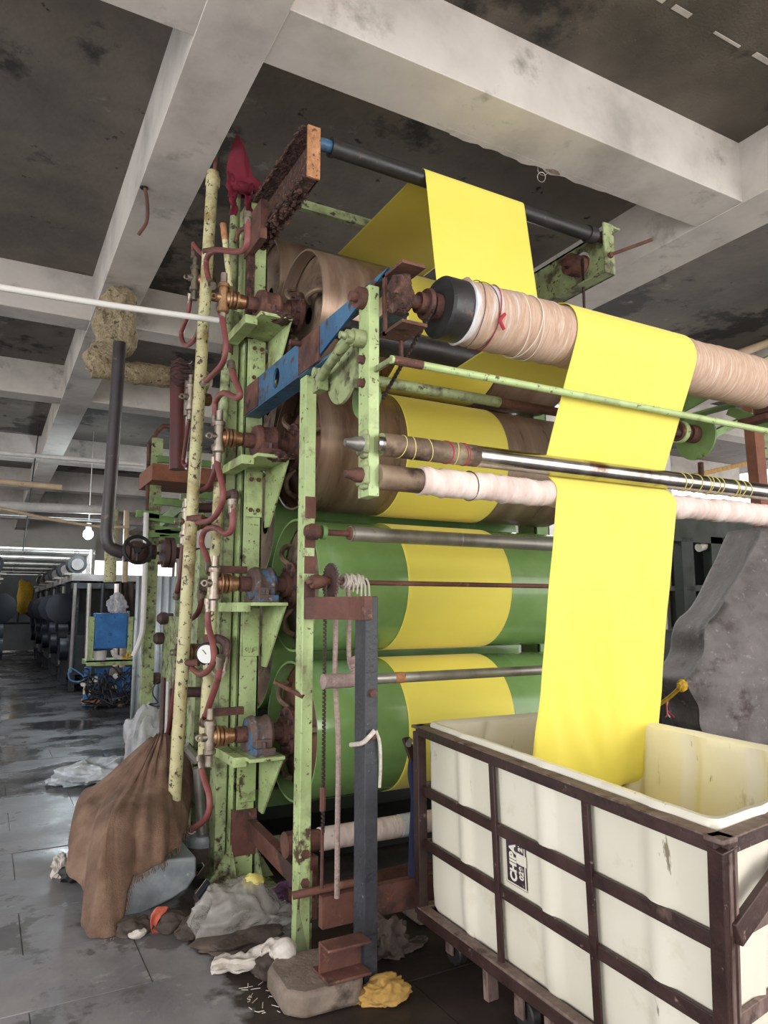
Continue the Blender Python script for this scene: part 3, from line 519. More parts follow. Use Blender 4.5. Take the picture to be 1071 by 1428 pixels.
b.obj('chain', 'chain', MC, kind='stuff')
b = MB()
for k in range(46):
    z = 3.87 - k * .02; b.box((3.44, 3.425, z), (3.458, 3.434, z + .013)).box((3.443, 3.423, z + .012), (3.455, 3.436, z + .02))
b.obj('chain', 'chain', MC, kind='stuff')
# floor-level rollers and frame
fr = MB().lathe((1.5, 3.38, .38), (1, 0, 0), [(0, .02), (0, .055), (1.8, .055), (1.8, .02)], 20).obj('floor_roller', 'wrap_pink', MC)
MB().lathe((1.32, 3.38, .38), (1, 0, 0), [(0, .06), (.05, .06), (.05, .03), (.11, .03), (.11, .05), (.18, .05)], 16).obj('roller_bearing', 'rust', fr)
b = MB().lathe((1.95, 3.38, .38), (1, 0, 0), [(0, .057), (.12, .058)], 20).obj('white_band', 'white_plastic', fr)
MB().bar((1.36, 4.0, .3), (1.36, 3.16, .25), .05, .09).obj('base_rail', 'rust_red', MC)
MB().box((1.4, 3.3, .05), (1.46, 3.42, .33)).obj('roller_stand', 'rust_red', MC)
MB().bar((1.35, 3.02, .2), (3.6, 3.02, .2), .04, .13).obj('base_rail', 'rust_red', MC)
MB().bar((1.38, 3.85, .24), (3.5, 3.85, .24), .05, .07).obj('base_rail', 'green_worn', MC)
MB().bar((1.38, 4.55, .3), (3.5, 4.55, .3), .06, .1).obj('base_rail', 'green_shade', MC)
MB().bar((1.38, 3.45, .12), (3.5, 3.45, .12), .05, .06).obj('base_rail', 'rust', MC)
MB().box((3.46, 3.1, .02), (3.56, 4.0, .3)).obj('base_rail', 'green_shade', MC)
MB().box((1.4, 5.0, .0), (3.46, 5.02, 1.1)).obj('back_shade_sheet', 'dark_green', MC); MB().box((1.45, 4.2, .0), (3.4, 4.9, .06)).obj('floor_shade_sheet', 'black_dark', MC)  # dark sheets added behind and below to stand in for under-machine shade
# black post with rusty brackets in front
BP = thing('black_post', (1.43, 2.8, 0), 'thick black steel box post with rusty brackets in front of the green cylinders', 'post')
MB().box((1.398, 2.7, .0), (1.458, 2.8, 1.55)).obj('post', 'black_paint', BP, bev=.004)
MB().bar((1.285, 3.07, 1.5), (1.4, 2.83, 1.5), .012, .1).box((1.285, 3.07, 1.45), (1.34, 3.098, 1.55)).box((1.388, 2.69, 1.45), (1.425, 2.85, 1.55)).obj('upper_bracket', 'rust_red', BP, bev=.002)
MB().channel((1.215, 2.73, .155), (1.4, 2.73, .155), .09, .125, .012, 1).box((1.215, 2.72, .09), (1.4, 2.8, .1)).obj('foot_bracket', 'rust_red', BP, bev=.004)
bolts(BP, 'rust', [(1.43, 2.7, 1.15), (1.43, 2.7, .98)], (0, -1, 0), .016, .016)
MB().tube([(1.435, 2.685, 1.0), (1.41, 2.69, .975), (1.388, 2.71, .95), (1.383, 2.8, .93)], .010, 8).tube([(1.44, 2.685, 1.0), (1.458, 2.685, .95), (1.465, 2.69, .86), (1.466, 2.7, .77)], .007, 8).obj('tied_rope', 'white_rope', BP)
# ================================================================ yellow fabric
ORDER = [(4.5, .42, .03, 1), (CY, .84, RC, -1), (RY, 1.235, RC, 1), (CY, 1.63, RC, -1), (RY, 2.03, RC, 1), (CY, 2.425, RC, -1), (RY, 2.825, RC, 1), (CY, 3.22, RC, -1), (RY, 3.62, RC, 1),
         (3.25, 3.95, .046, 1), (2.95, 2.79, .072, -1), (BY, BZ, .131, 1), (2.24, 2.09, .042, -1), (2.27, 1.975, .058, 1)]
TH = .003
def tangent(c1, c2):
    (y1, z1, r1, s1), (y2, z2, r2, s2) = c1, c2; r1 += TH; r2 += TH
    dy, dz = y2 - y1, z2 - z1; D = math.hypot(dy, dz); ux, uz = dy / D, dz / D
    # left-turn (ccw, s=1) circle lies to the left of the path: normal pointing from centre to path = -s*left
    a1, a2 = s1 * r1, s2 * r2; sn = (a2 - a1) / D
    # direction d with left normal l: path point = c - a*l ; need (c2-c1).l = a2-a1
    cs = math.sqrt(max(0, 1 - sn * sn)); ly, lz = -uz * cs + ux * sn, ux * cs + uz * sn
    return (y1 - a1 * ly, z1 - a1 * lz), (y2 - a2 * ly, z2 - a2 * lz)
path = []
def addline(p, q, tagv, st=.03):
    n = max(2, int(math.hypot(q[0] - p[0], q[1] - p[1]) / st))
    for i in range(1, n): path.append((p[0] + (q[0] - p[0]) * i / n, p[1] + (q[1] - p[1]) * i / n, tagv))
tg = [tangent(ORDER[i], ORDER[i + 1]) for i in range(len(ORDER) - 1)]
endc = (2.43, .72)
last = ORDER[-1]; t_end = tangent(last, (endc[0], endc[1], -TH, 1))
tg.append(t_end)
for i in range(1, len(ORDER)):
    cyy, czz, r_, s_ = ORDER[i]; p_in, p_out = tg[i - 1][1], tg[i][0]
    a0 = math.atan2(p_in[1] - czz, p_in[0] - cyy); a1 = math.atan2(p_out[1] - czz, p_out[0] - cyy)
    if s_ > 0:
        while a1 < a0 - 1e-4: a1 += 2 * PI
    else:
        while a1 > a0 + 1e-4: a1 -= 2 * PI
    n = max(3, int(abs(a1 - a0) * (r_ + .02) / .02)); n = max(n, int(abs(a1 - a0) / .2) + 1)
    for k in range(n + 1):
        a = a0 + (a1 - a0) * k / n; path.append((cyy + (r_ + TH) * math.cos(a), czz + (r_ + TH) * math.sin(a), 0))
    addline(tg[i][0], tg[i][1], 1 if i < len(ORDER) - 3 else (2 if i < len(ORDER) - 1 else 3))
path.append((endc[0], endc[1], 3))
for k in range(1, 8): path.append((endc[0] + .02 * k, endc[1] - .05 * math.sin(k * .4), 3))
for q in ((2.53, .62, 3), (2.48, .58, 3), (2.35, .56, 3), (2.2, .54, 3)): path.append(q)
rows = []; NX = 44
P2 = [V((0, a, b)) for a, b, c in path]; run = 0
for i, (a, b, tg_) in enumerate(path):
    t = (P2[min(i + 1, len(P2) - 1)] - P2[max(i - 1, 0)]).normalized(); nn = V((1, 0, 0)).cross(t); row_ = []
    run = run + (P2[i] - P2[i - 1]).length if i and tg_ == 3 else (0 if tg_ != 3 else run)
    for k in range(NX + 1):
        u = k / NX; x = 2.03 + .72 * u; off = 0
        if tg_ == 2: off = .004 * noise.noise(V((x * 7, b * 1.6, 2))) + .0025 * noise.noise(V((x * 22 + b * 6, b * 5, 9)))
        elif tg_ == 3:
            g = min(1, run / 1.1); off = (.003 + .03 * g * g) * math.sin(x * 19 + b * 2.2) * (.4 + noise.noise(V((x * 4, b * 1.5, 4)))) + .007 * noise.noise(V((x * 9, b * 4, 7))) + .012 * g * g * noise.noise(V((x * 14 + b * 5, b * 3, 2))); x += .006 * noise.noise(V((b * 3, u, 0))) * g
        elif tg_ == 1: off = .0015 * noise.noise(V((x * 6, b * 3, 1)))
        elif b < 2.8 and a < 2.35: off = max(0, .002 * noise.noise(V((x * 20, b * 9, 3))))
        row_.append(V((x, a, b)) + nn * off)
    rows.append(row_)
MB().grid(rows).obj('yellow_fabric', 'yellow_fabric', org=(2.4, 2.5, .6), solid=.002, sharp=80, label='long bright yellow fabric web running over the cylinders and hanging into the cart', cat='fabric')
# ================================================================ pipes and hoses on the left of the machine
def seg(pts, r, name, mt, parent, n=6, s=10): return MB().tube(pts, r, s, n).obj(name, mt, parent)
a, b_ = PY(297, 240, 4.2), PY(243, 1115, 4.2)
SP = thing('steam_pipe', (b_.x, b_.y, b_.z), 'tall leaning cream yellow steam pipe rising from the burlap to the ceiling beam', 'pipe')
MB().cyl(b_ - (a - b_).normalized() * .2, a, .036, 18).obj('pipe', 'pipe_cream', SP)
MB().lathe(a - V((0, 0, .1)), a - b_, [(0, .04), (.01, .045), (.06, .045), (.07, .04), (.1, .034), (.11, .01)], 18).obj('pipe_cap', 'pipe_cream', SP)
MB().cyl(a + V((.01, 0, 0)), a + V((.02, .02, .12)), .012, 8).obj('drain_rod', 'rust_red', SP)
for px_, py_ in ((268, 723), (262, 924), (290, 350)):
    q = PY(px_, py_, 4.17); MB().cyl(q + V((-.02, .02, 0)), q + V((.05, -.05, .0)), .02, 10).obj('nozzle', 'rust', SP)
a, b_ = PY(330, 262, 4.08), PY(283, 1060, 4.08)
GP = thing('condensate_pipe', (b_.x, b_.y, b_.z), 'slim green pipe behind the hoses, turning rusty cream low down, red cloth tied on top', 'pipe')
mid = a.lerp(b_, .52)
MB().cyl(mid, a, .029, 14).obj('pipe', 'green_worn', GP); MB().cyl(b_, mid, .031, 14).obj('lower_pipe', 'pipe_cream', GP)
for t_ in (.3, .53, .8): c = a.lerp(b_, t_); MB().lathe(c, b_ - a, [(0, .03), (.0, .037), (.05, .037), (.05, .03)], 12).obj('coupling', 'rust', GP)
q = PX(288, 912, 1.07)
GA = thing('pressure_gauge', q, 'round white faced pressure gauge in a black case among the red hoses', 'gauge')
d = V((-.5, -.85, -.1)).normalized()
MB().lathe(q - d * .05, d, [(0, .03), (0, .058), (.05, .062), (.055, .055)], 28).obj('case', 'black_dark', GA); MB().lathe(q + d * .003, d, [(0, .05), (.004, .05)], 28).obj('dial', 'gauge_face', GA)
u_ = d.cross(V((0, 0, 1))).normalized(); MB().bar(q + d * .009, q + d * .009 + u_ * .02 + V((0, 0, .025)), .004, .002, d).obj('needle', 'black_dark', GA)
MB().tube([q - V((0, 0, .055)), q + V((.03, 0, -.1)), q + V((.09, .03, -.13)), q + V((.12, .05, -.08)), q + V((.07, .03, -.02))], .008).obj('siphon_tube', 'white_rope', GA)
RX = 1.05
HG = 'red rubber steam hoses'
def hose(px, label, mt='hose_red', r=.0165, X=RX, ends=True, cat='hose'):
    P = [PX(x, y, X + (e[0] if e else 0)) for x, y, *e in px]; c = P[-1]
    t = thing('steam_hose', c, label, cat, HG); seg(P, r, 'hose', mt, t)
    if ends:
        for p, q in ((P[0], P[1]), (P[-1], P[-2])): d = (q - p).normalized(); MB().lathe(p - d * .012, d, [(0, r * 1.1), (.0, r * 1.45), (.03, r * 1.45), (.03, r * 1.2), (.07, r * 1.2)], 10).obj('ferrule', 'bright_fitting', t)
hose([(345, 300), (344, 340), (332, 351), (300, 349), (288, 362), (290, 385), (296, 398)], 'uppermost red hose, a flat S bend over the top rotary joint')
hose([(306, 428), (311, 450), (315, 480), (311, 505), (298, 521), (284, 534)], 'red hose dropping below the top rotary joint and curling left')
hose([(322, 508), (327, 528), (335, 548), (330, 555), (312, 548), (301, 560), (300, 580), (300, 592)], 'red hose with an S bend just above the second rotary joint')
hose([(301, 624), (304, 650), (311, 685), (307, 708), (294, 725), (276, 728), (270, 723)], 'red hose looping from the second rotary joint down to the yellow pipe')
hose([(324, 700), (324, 735), (315, 744), (300, 736), (286, 740), (281, 757), (288, 775), (293, 797)], 'red hose making a hook shape above the third rotary joint')
hose([(291, 838), (290, 868), (297, 900), (297, 925), (283, 940), (270, 934), (262, 924)], 'red hose passing over the pressure gauge to the yellow pipe')
hose([(308, 918), (303, 950), (291, 985), (284, 1008)], 'short slanting red hose above the lowest rotary joint')
hose([(280, 1058), (283, 1080), (292, 1112), (288, 1140), (266, 1158)], 'lowest red hose curving down into the burlap')
hose([(271, 360, .02), (270, 340, .02), (276, 348, .02), (288, 360, .04), (296, 372, .06)], 'short red hose stub hooked over left of the yellow pipe at the top', 'hose_red', X=1.08)
hose([(266, 412), (262, 440), (253, 465), (258, 481), (270, 475), (281, 455)], 'dark red hose hanging in a U left of the yellow pipe', 'hose_red', X=1.06)
hose([(300, 640), (298, 662), (288, 680), (268, 690), (259, 700), (258, 712)], 'dark red hose sagging left behind the yellow pipe', 'hose_dark', X=1.09)
hose([(265, 578), (258, 625), (256, 645), (262, 648), (270, 630), (276, 612)], 'dark hose with a tight U bend above the rusty platform', 'hose_dark', X=1.2)
hose([(256, 745), (254, 775), (251, 810), (246, 832)], 'straight dark red hose half hidden left of the yellow pipe, above', 'hose_dark', X=1.06)
hose([(248, 935), (243, 970), (237, 1010), (229, 1050)], 'straight dark red hose half hidden left of the yellow pipe, below', 'hose_dark', X=1.05)
hose([(283, 825), (278, 850), (268, 862), (258, 862)], 'short dark hose behind the third rotary joint', 'hose_dark', X=1.09)
# bent pipes beside the column
t = thing('elbow_pipe', PY(325, 720, 4.0), 'brown elbow pipe stub beside the green column below the second bracket', 'pipe')
MB().tube([PY(300, 705, 4.3), PY(316, 692, 4.1), PY(327, 688, 4.0), PY(326, 705, 4.0)], .024).obj('elbow', 'iron_brown', t); MB().lathe(PY(326, 703, 4.0), (0, 0, -1), [(0, .028), (.04, .028), (.04, .022), (.09, .022)], 12).obj('ferrule', 'bright_fitting', t)
t = thing('elbow_pipe', PY(312, 900, 4.0), 'brown elbow pipe curving down beside the pressure gauge', 'pipe')
MB().tube([PY(300, 890, 4.1), PY(310, 893, 4.0), PY(316, 900, 3.95), PY(313, 918, 3.95)], .026).obj('elbow', 'iron_brown', t); MB().lathe(PY(312, 915, 3.95), (0, 0, -1), [(0, .028), (.04, .028), (.04, .022), (.08, .022)], 12).obj('ferrule', 'bright_fitting', t)
t = thing('pipe_manifold', PY(285, 905, 4.6), 'short rusty cross pipes passing behind the yellow pipe at gauge height', 'pipe')
for yy, x0, x1 in ((905, 245, 300), (965, 248, 312), (708, 262, 308), (728, 258, 300)): MB().cyl(PY(x0, yy, 4.55), PY(x1, yy, 4.55), .032, 12).obj('cross_pipe', 'iron_brown', t)
t = thing('scaly_rod', PY(318, 320, 4.0), 'short flaking rusty cream rod standing behind the top red hose', 'rod')
MB().cyl(PY(311, 312, 4.0), PY(321, 400, 4.0), .017, 10).obj('rod', 'pipe_cream', t); MB().cyl(PY(311, 312, 4.0), PY(314, 335, 4.0), .019, 10).obj('rod_top', 'rust_orange', t)
t = thing('brown_stub_pipe', PY(345, 320, 3.98), 'brown stub pipe with a steel ferrule against the column top', 'pipe')
MB().tube([PY(346, 297, 3.96), PY(346, 315, 3.96), PY(344, 335, 3.96)], .022).obj('stub', 'iron_brown', t); MB().tube([PY(345, 318, 3.97), PY(334, 322, 4.0), PY(328, 338, 4.02)], .014).obj('branch', 'rust', t)
# red cloth tied on the green pipe
c = PY(332, 262, 4.08)
t = thing('red_cloth', c, 'dark red cloth tied over the top of the green pipe', 'cloth')
b = MB(); rowsq = []
for i, (yy, xl, xr) in enumerate(((190, 329, 333), (200, 325, 338), (215, 321, 342), (232, 318, 345), (248, 318, 349), (262, 320, 352), (272, 322, 354))):
    l, r_ = PY(xl, yy, 4.06), PY(xr, yy, 4.06); cc = (l + r_) / 2; hw = (r_ - l).length / 2; ring_ = []
    for k in range(28):
        a = 2 * PI * k / 28; f = 1 + .16 * math.sin(a * 5 + i * .6) * min(1, i / 2) + .1 * noise.noise(V((a, i * .7, 3)))
        ring_.append(cc + rt * (hw * f * math.cos(a)) + V((0, .65 * hw * f * math.sin(a), 0)))
    rowsq.append(ring_)
b.grid(rowsq, True).obj('cloth_hood', 'red_cloth', t, solid=.004, sharp=70)
MB().blob(PY(352, 260, 4.0), (.05, .05, .04), 5, .5, 2.5, 3, ridged=True).blob(PY(338, 262, 3.98), (.06, .04, .03), 6, .5, 2.5, 3, ridged=True).obj('knot', 'red_cloth', t, sharp=70)
for pts in (((324, 262), (326, 280), (325, 300)), ((344, 268), (347, 285), (345, 302)), ((320, 240), (322, 262), (323, 275))):
    P = [PY(x, y, 3.99) for x, y in pts]; MB().grid([[p + V((s_ * .022 + .006 * math.sin(j), .01 * math.sin(s_ * 3 + j), 0)) for s_ in (-1, -.3, .4, 1)] for j, p in enumerate(smooth_pts(P, 5))]).obj('hanging_tail', 'red_cloth', t, solid=.004, sharp=80)
# black down-pipe with valve, lagged pipe, white conduit
YB = 6.0
VP_ = thing('valve_pipe', PY(150, 770, YB), 'thick dark hanging pipe that turns at an elbow into a brown handwheel valve', 'pipe')
MB().tube([PY(167, 478, YB), PY(160, 590, YB), PY(151, 715, YB), PY(149, 745, YB), PY(154, 763, YB), PY(172, 771, YB)], .051, 18, 8).obj('pipe', 'pipe_black', VP_)
vc = PY(190, 769, YB)
MB().lathe(vc - V((.09, 0, 0)), (1, 0, 0), [(0, .04), (0, .085), (.03, .085), (.03, .06), (.06, .085), (.12, .085), (.17, .06), (.17, .085), (.2, .085), (.2, .06), (.24, .06)], 22).cyl(vc, vc + V((0, -.16, 0)), .03).obj('valve_body', 'iron_brown', VP_)
hw = vc + V((-.02, -.18, .0)); b = MB().ring(hw, (0.1, -1, .12), .105, .014, 32, 8).lathe(hw + V((0, .02, 0)), (0, -1, 0), [(0, .03), (.04, .025)], 12)
for k in range(3): a = k * 2 * PI / 3 + .5; b.cyl(hw, hw + V((.105 * math.cos(a), 0, .105 * math.sin(a))), .01, 8)
b.obj('handwheel', 'black_dark', VP_)
fl = MB().lathe(vc + V((.21, 0, 0)), (1, 0, 0), [(0, .05), (0, .125), (.035, .125), (.035, .07), (.045, .07), (.045, .125), (.08, .125), (.08, .05)], 26).obj('flange', 'iron_brown', VP_)
bolts(fl, 'rust', [vc + V((.2, .1 * math.cos(k * PI / 3), .1 * math.sin(k * PI / 3))) for k in range(6)], (-1, 0, 0), .014, .02)
MB().cyl(vc + V((.27, 0, 0)), PY(310, 773, YB), .048, 16).obj('outlet_pipe', 'iron_brown', VP_)
YL = 6.4
LP = thing('lagged_pipe', PY(165, 470, YL), 'rough buff lagged steam pipe with a lumpy sacking bend under the cross beam', 'pipe')
MB().lathe(PY(128, 512, YL), PY(285, 533, YL) - PY(128, 512, YL), [(0, .04)] + [(.045 * i, .098) for i in range(0, 23)] + [(1.03, .05)], 24, wob=wrapwob(.02, 6)).obj('lagging', 'lagging', LP)
MB().tube([PY(168, 410, YL), PY(167, 440, YL), PY(160, 470, YL - .15), PY(150, 490, YL - .2)], (.14, .12), 16).blob(PY(166, 425, YL - .1), (.15, .12, .16), 3, .25, 2, 4).blob(PY(147, 455, YL - .1), (.09, .1, .22), 4, .3, 2, 4).blob(PY(172, 465, YL - .2), (.11, .11, .22), 6, .2, 2, 4).blob(PY(138, 500, YL), (.12, .12, .13), 7, .3, 2, 4).obj('bend_lagging', 'lagging', LP)
rng = random.Random(3); b = MB()
for k in range(26): c = PY(253, 512 + rng.uniform(-8, 26), YL - .12); b.tube([c + V((-.09, 0, 0)), c + V((rng.uniform(-.05, .05), -.06, rng.uniform(-.06, .06))), c + V((.09, .02, rng.uniform(-.04, .04)))], .013, 6, 4)
b.obj('rope_binding', 'iron_brown', LP, kind='stuff')
MB().tube([PY(249, 515, YL - .1), PY(249, 580, YL - .1), PY(248, 655, YL - .1)], .075, 10).obj('hanging_strip', 'hose_dark', LP)
t = thing('ball_valve', PY(266, 548, 6.2), 'small ball valve fitting hanging below the lagged pipe', 'valve')
MB().cyl(PY(262, 545, 6.2), PY(285, 550, 6.2), .04).cyl(PY(262, 532, 6.2), PY(260, 580, 6.2), .028).obj('body', 'bright_fitting', t)
CP = MB().tube([PY(-60, 391, 3.93), PY(150, 425, 3.93), PY(305, 447, 3.9)], .0175, 12).obj('white_conduit', 'white_wall', org=PY(150, 425, 3.93), label='thin white conduit pipe crossing in front of the lagged pipe to the machine', cat='pipe')
# ================================================================ second machine behind: frame, platform, rollers
RM = thing('rear_machine', (1.6, 7.5, 0), 'green steel framed machine with a rusty platform behind the drying machine', 'machine')
Y2 = 7.5
def rbar(p, q, w_, h_, mt='green_shade', nm='frame_bar'): return MB().bar(p, q, w_, h_).obj(nm, mt, RM)
for x0, y0, x1, y1, w_ in ((217, 612, 204, 1000, .11), (262, 690, 240, 1020, .09), (285, 700, 262, 1040, .09)):
    p, q = PY(x0, y0, Y2), PY(x1, y1, Y2); p.x = q.x = (p.x + q.x) / 2; q.z = 0; MB().box((p.x - w_ / 2, Y2 - .05, 0), (p.x + w_ / 2, Y2 + .05, p.z)).obj('frame_post', 'green_worn', RM)
for x0, y0, x1, y1 in ((190, 716, 222, 719), (215, 698, 256, 703), (206, 720, 262, 730), (220, 640, 300, 648), (216, 738, 258, 742), (222, 750, 256, 754), (278, 690, 310, 694), (205, 745, 300, 738)): rbar(PY(x0, y0, Y2 - .1), PY(x1, y1, Y2 - .1), .04, .07)
rbar(PY(222, 732, Y2 + .6), PY(262, 700, Y2 - .2), .05, .12)
MB().box(PY(212, 669, Y2 - .35), PY(312, 655, Y2 - .35) + V((0, .7, 0))).obj('platform', 'brown_board', RM)
MB().cyl(PY(216, 612, Y2), PY(214, 700, Y2), .035).cyl(PY(208, 622, Y2), PY(201, 860, Y2), .022).tube([PY(208, 620, Y2), PY(222, 600, Y2), PY(232, 594, Y2), PY(260, 600, Y2)], .025).obj('riser_pipe', 'rust', RM)
MB().tube([PY(204, 715, Y2 - .12), PY(200, 860, Y2 - .12), PY(196, 890, Y2 - .12), PY(186, 915, Y2 - .1)], .026).obj('white_pipe', 'white_paint', RM)
b = holed(1.58, 6.5, .25, 7.5, 1.42, .05, 6.72, .95, .09, .32); b.obj('side_plate', 'green_worn', RM)
MB().prism([(1.58, 6.5, .25), (1.58, 7.5, .25), (1.58, 7.6, 0), (1.58, 6.45, 0)], (.05, 0, 0)).obj('plate_foot', 'green_worn', RM)
for z, yy in ((1.2, 7.45), (.8, 7.55), (1.4, 7.3)): MB().lathe((1.48, yy, z), (1, 0, 0), [(0, .03), (.03, .06), (.08, .06), (.1, .05), (.15, .05)], 16).obj('bearing_housing', 'iron_brown', RM)
for z in (.5, 1.0): MB().cyl((1.64, 7.05, z), (3.4, 7.05, z), .16, 24).obj('roller', 'end_plate_brown', RM)
MB().box((1.7, 7.1, 1.3), (2.6, 7.2, 2.3)).obj('white_board', 'white_wall', RM)
b = MB(); pr_ = []
for k in range(41): pr_.append((PY(190, 800, 10.5).x + k * .026, .025 * (1 if (k // 2) % 2 else -1)))
b.grid([[V((x, 10.5 + o, z)) for x, o in pr_] for z in (0, 1.95)]).obj('corrugated_sheet', 'corrugated', org=(2.3, 10.5, 0), solid=.004, label='grey white corrugated metal sheet standing behind the green posts', cat='sheet')
# control cabinet on its stand
CC = thing('control_cabinet', (1.7, 12.5, 0), 'blue control box on a green and blue steel stand with tangled cables', 'cabinet')
YC = 12.5
MB().box(PY(131, 905, YC - .25), PY(179, 855, YC - .25) + V((0, .3, 0))).obj('box', 'blue_panel', CC, bev=.01)
MB().box(PY(133, 903, YC - .265), PY(177, 858, YC - .265) + V((0, .012, 0))).obj('door', 'blue_panel', CC, bev=.004)
for xa in (129, 183): p = PY(xa, 860, YC - .2); q = PY(xa - 5, 925, YC - .2); MB().box((p.x - .05, YC - .25, q.z), (p.x + .03, YC - .18, p.z)).obj('stand_post', 'green_paint', CC)
p, q = PY(120, 925, YC - .2), PY(197, 923, YC - .2); MB().box((p.x, YC - .3, p.z - .04), (q.x, YC - .2, p.z + .04)).box((p.x, YC + .3, p.z - .04), (q.x, YC + .36, p.z + .04)).box((p.x, YC - .3, p.z + .02), (q.x, YC + .3, p.z + .04)).obj('shelf', 'green_paint', CC)
for xa in (122, 177): p = PY(xa, 930, YC - .25); MB().box((p.x - .04, YC - .3, .0), (p.x + .05, YC - .22, p.z)).obj('stand_leg', 'blue_panel', CC)
MB().box(PY(131, 975, YC), PY(172, 931, YC) + V((0, .05, 0))).obj('back_panel', 'blue_panel', CC); MB().lathe(PY(160, 938, YC - .05), (0, -1, 0), [(0, .1), (.03, .09), (.06, .04)], 18).obj('motor_boss', 'grey_part', CC)
for xa, ya in ((116, 953), (133, 947), (161, 943)): MB().lathe(PY(xa, ya, YC - .32), (0, -1, 0), [(0, .045), (.03, .045)], 14).obj('gauge', 'gauge_face', CC)
MB().box(PY(119, 956, YC - .35), PY(129, 950, YC - .35) + V((0, .06, 0))).cyl(PY(119, 957, YC - .33), PY(118, 968, YC - .33), .03).cyl(PY(126, 957, YC - .33), PY(126, 968, YC - .33), .03).obj('air_regulator', 'bright_fitting', CC)
MB().box(PY(156, 963, YC - .34), PY(163, 954, YC - .34) + V((0, .04, 0))).obj('switch_box', 'tub_plastic', CC)
MB().box(PY(116, 982, YC - .4), PY(140, 976, YC - .4) + V((0, .3, 0))).obj('foot_tray', 'rust_orange', CC)
b = MB(); rng = random.Random(11)
for k in range(34):
    x0, y0 = rng.uniform(125, 185), rng.uniform(945, 990); P = [PY(x0 + rng.uniform(-18, 18) * (j > 0), min(998, y0 + rng.uniform(-20, 22) * (j > 0)), YC - .4 + rng.uniform(-.1, .1)) for j in range(5)]
    b.tube([V((q.x, q.y, max(.02, q.z))) for q in P], .011, 5, 4)
b.obj('cable_tangle', 'cable_black', CC, kind='stuff')
MB().ring(PY(142, 992, YC - .5), (0, 1, .2), .12, .014, 28, 6).obj('hanging_cable', 'cable_black', CC); MB().tube([PY(96, 940, YC - .3), PY(98, 932, YC - .3), PY(110, 938, YC - .3), PY(118, 946, YC - .3), PY(110, 951, YC - .3), PY(98, 948, YC - .3), PY(95, 938, YC - .3)], .012).obj('air_tube', 'cable_blue', CC)
MB().lathe(PY(139, 922, YC - .15), (0, 0, 1), [(0, .09), (.16, .1), (.16, .09), (.02, .08)], 20).obj('white_tub', 'white_paint', org=PY(139, 922, YC - .15), label='small round white tub on the shelf under the blue control box', cat='tub')
t = thing('bent_hose', PY(166, 918, YC - .2), 'short pale bent hose with a yellow end on the green shelf', 'hose'); MB().tube([PY(157, 906, YC - .2), PY(160, 914, YC - .2), PY(170, 919, YC - .2)], .035).obj('hose', 'white_paint', t); MB().cyl(PY(170, 919, YC - .2), PY(177, 919, YC - .2), .04).obj('hose_end', 'yellow_plastic', t)
MB().ring(PY(179, 914, YC - .28), (0, 1, 0), .03, .014, 14, 8).obj('yellow_hook', 'yellow_plastic', org=PY(179, 914, YC - .28), label='small yellow ring hanging on the right post of the control stand', cat='ring')
MB().crumple(PY(163, 843, YC), (.16, .1, .17), 8, .5, 1.6, 4).obj('plastic_wad', 'clear_plastic', org=PY(163, 850, YC), label='crumpled clear plastic wad resting on top of the blue control box', cat='plastic')
MB().grid([[PY(x, y, YC + .2 + .05 * math.sin(x)) for x in (168, 171, 174, 178, 182, 186)] for y in (812, 825, 840, 852)]).obj('dark_cloth', 'dark_cloth', org=PY(176, 812, YC), solid=.02, label='dark cloth hanging behind the right top corner of the blue control box', cat='cloth')
# clear plastic, white plastic, red stub in the aisle
MB().crumple(V((PY(205, 1000, 6.75).x, 6.75, .3)), (.19, .15, .34), 4, .3, 1.2, 5, 0, -.3).obj('plastic_bag', 'clear_plastic', org=V((PY(205, 1000, 6.75).x, 6.75, 0)), label='tall clear plastic bag slumped beside the rear machine foot', cat='bag')
c = PZ(148, 1088); b = MB()
b.crumple(c + V((-.05, .05, .03)), (.36, .24, .15), 14, .5, 1.2, 5, .25, -.02).obj('plastic_sheet', 'white_plastic', org=c, label='crumpled shiny white plastic sheet lying on the floor behind the burlap', cat='plastic')
MB().box(PZ(174, 1042), PZ(186, 1042) + V((0, .1, .14))).obj('red_stub', 'rust_red', org=PZ(180, 1042), label='short red painted metal stub on the floor by the plastic bag', cat='stub')
t = thing('wire_coil', PZ(222, 1010), 'black wire loop hooked beside the clear plastic bag', 'wire'); MB().tube([PY(228, 945, 6.6), PY(216, 955, 6.6), PY(213, 968, 6.6), PY(220, 980, 6.6), PY(208, 982, 6.6), PY(222, 985, 6.6), PY(226, 975, 6.5)], .006).obj('wire', 'cable_black', t)
t = thing('rod_bundle', PZ(232, 1055), 'short rusty and white rods leaning together beside the yellow pipe foot', 'rod')
for k, (x0, y0, x1, y1, m_) in enumerate(((228, 945, 226, 1040, 'iron_brown'), (234, 950, 231, 1050, 'white_paint'), (238, 960, 228, 1048, 'rust'))): MB().cyl(PY(x0, y0, 5.6), V((PY(x1, y1, 5.6).x, 5.6, 0)), .02, 8).obj('rod', m_, t)
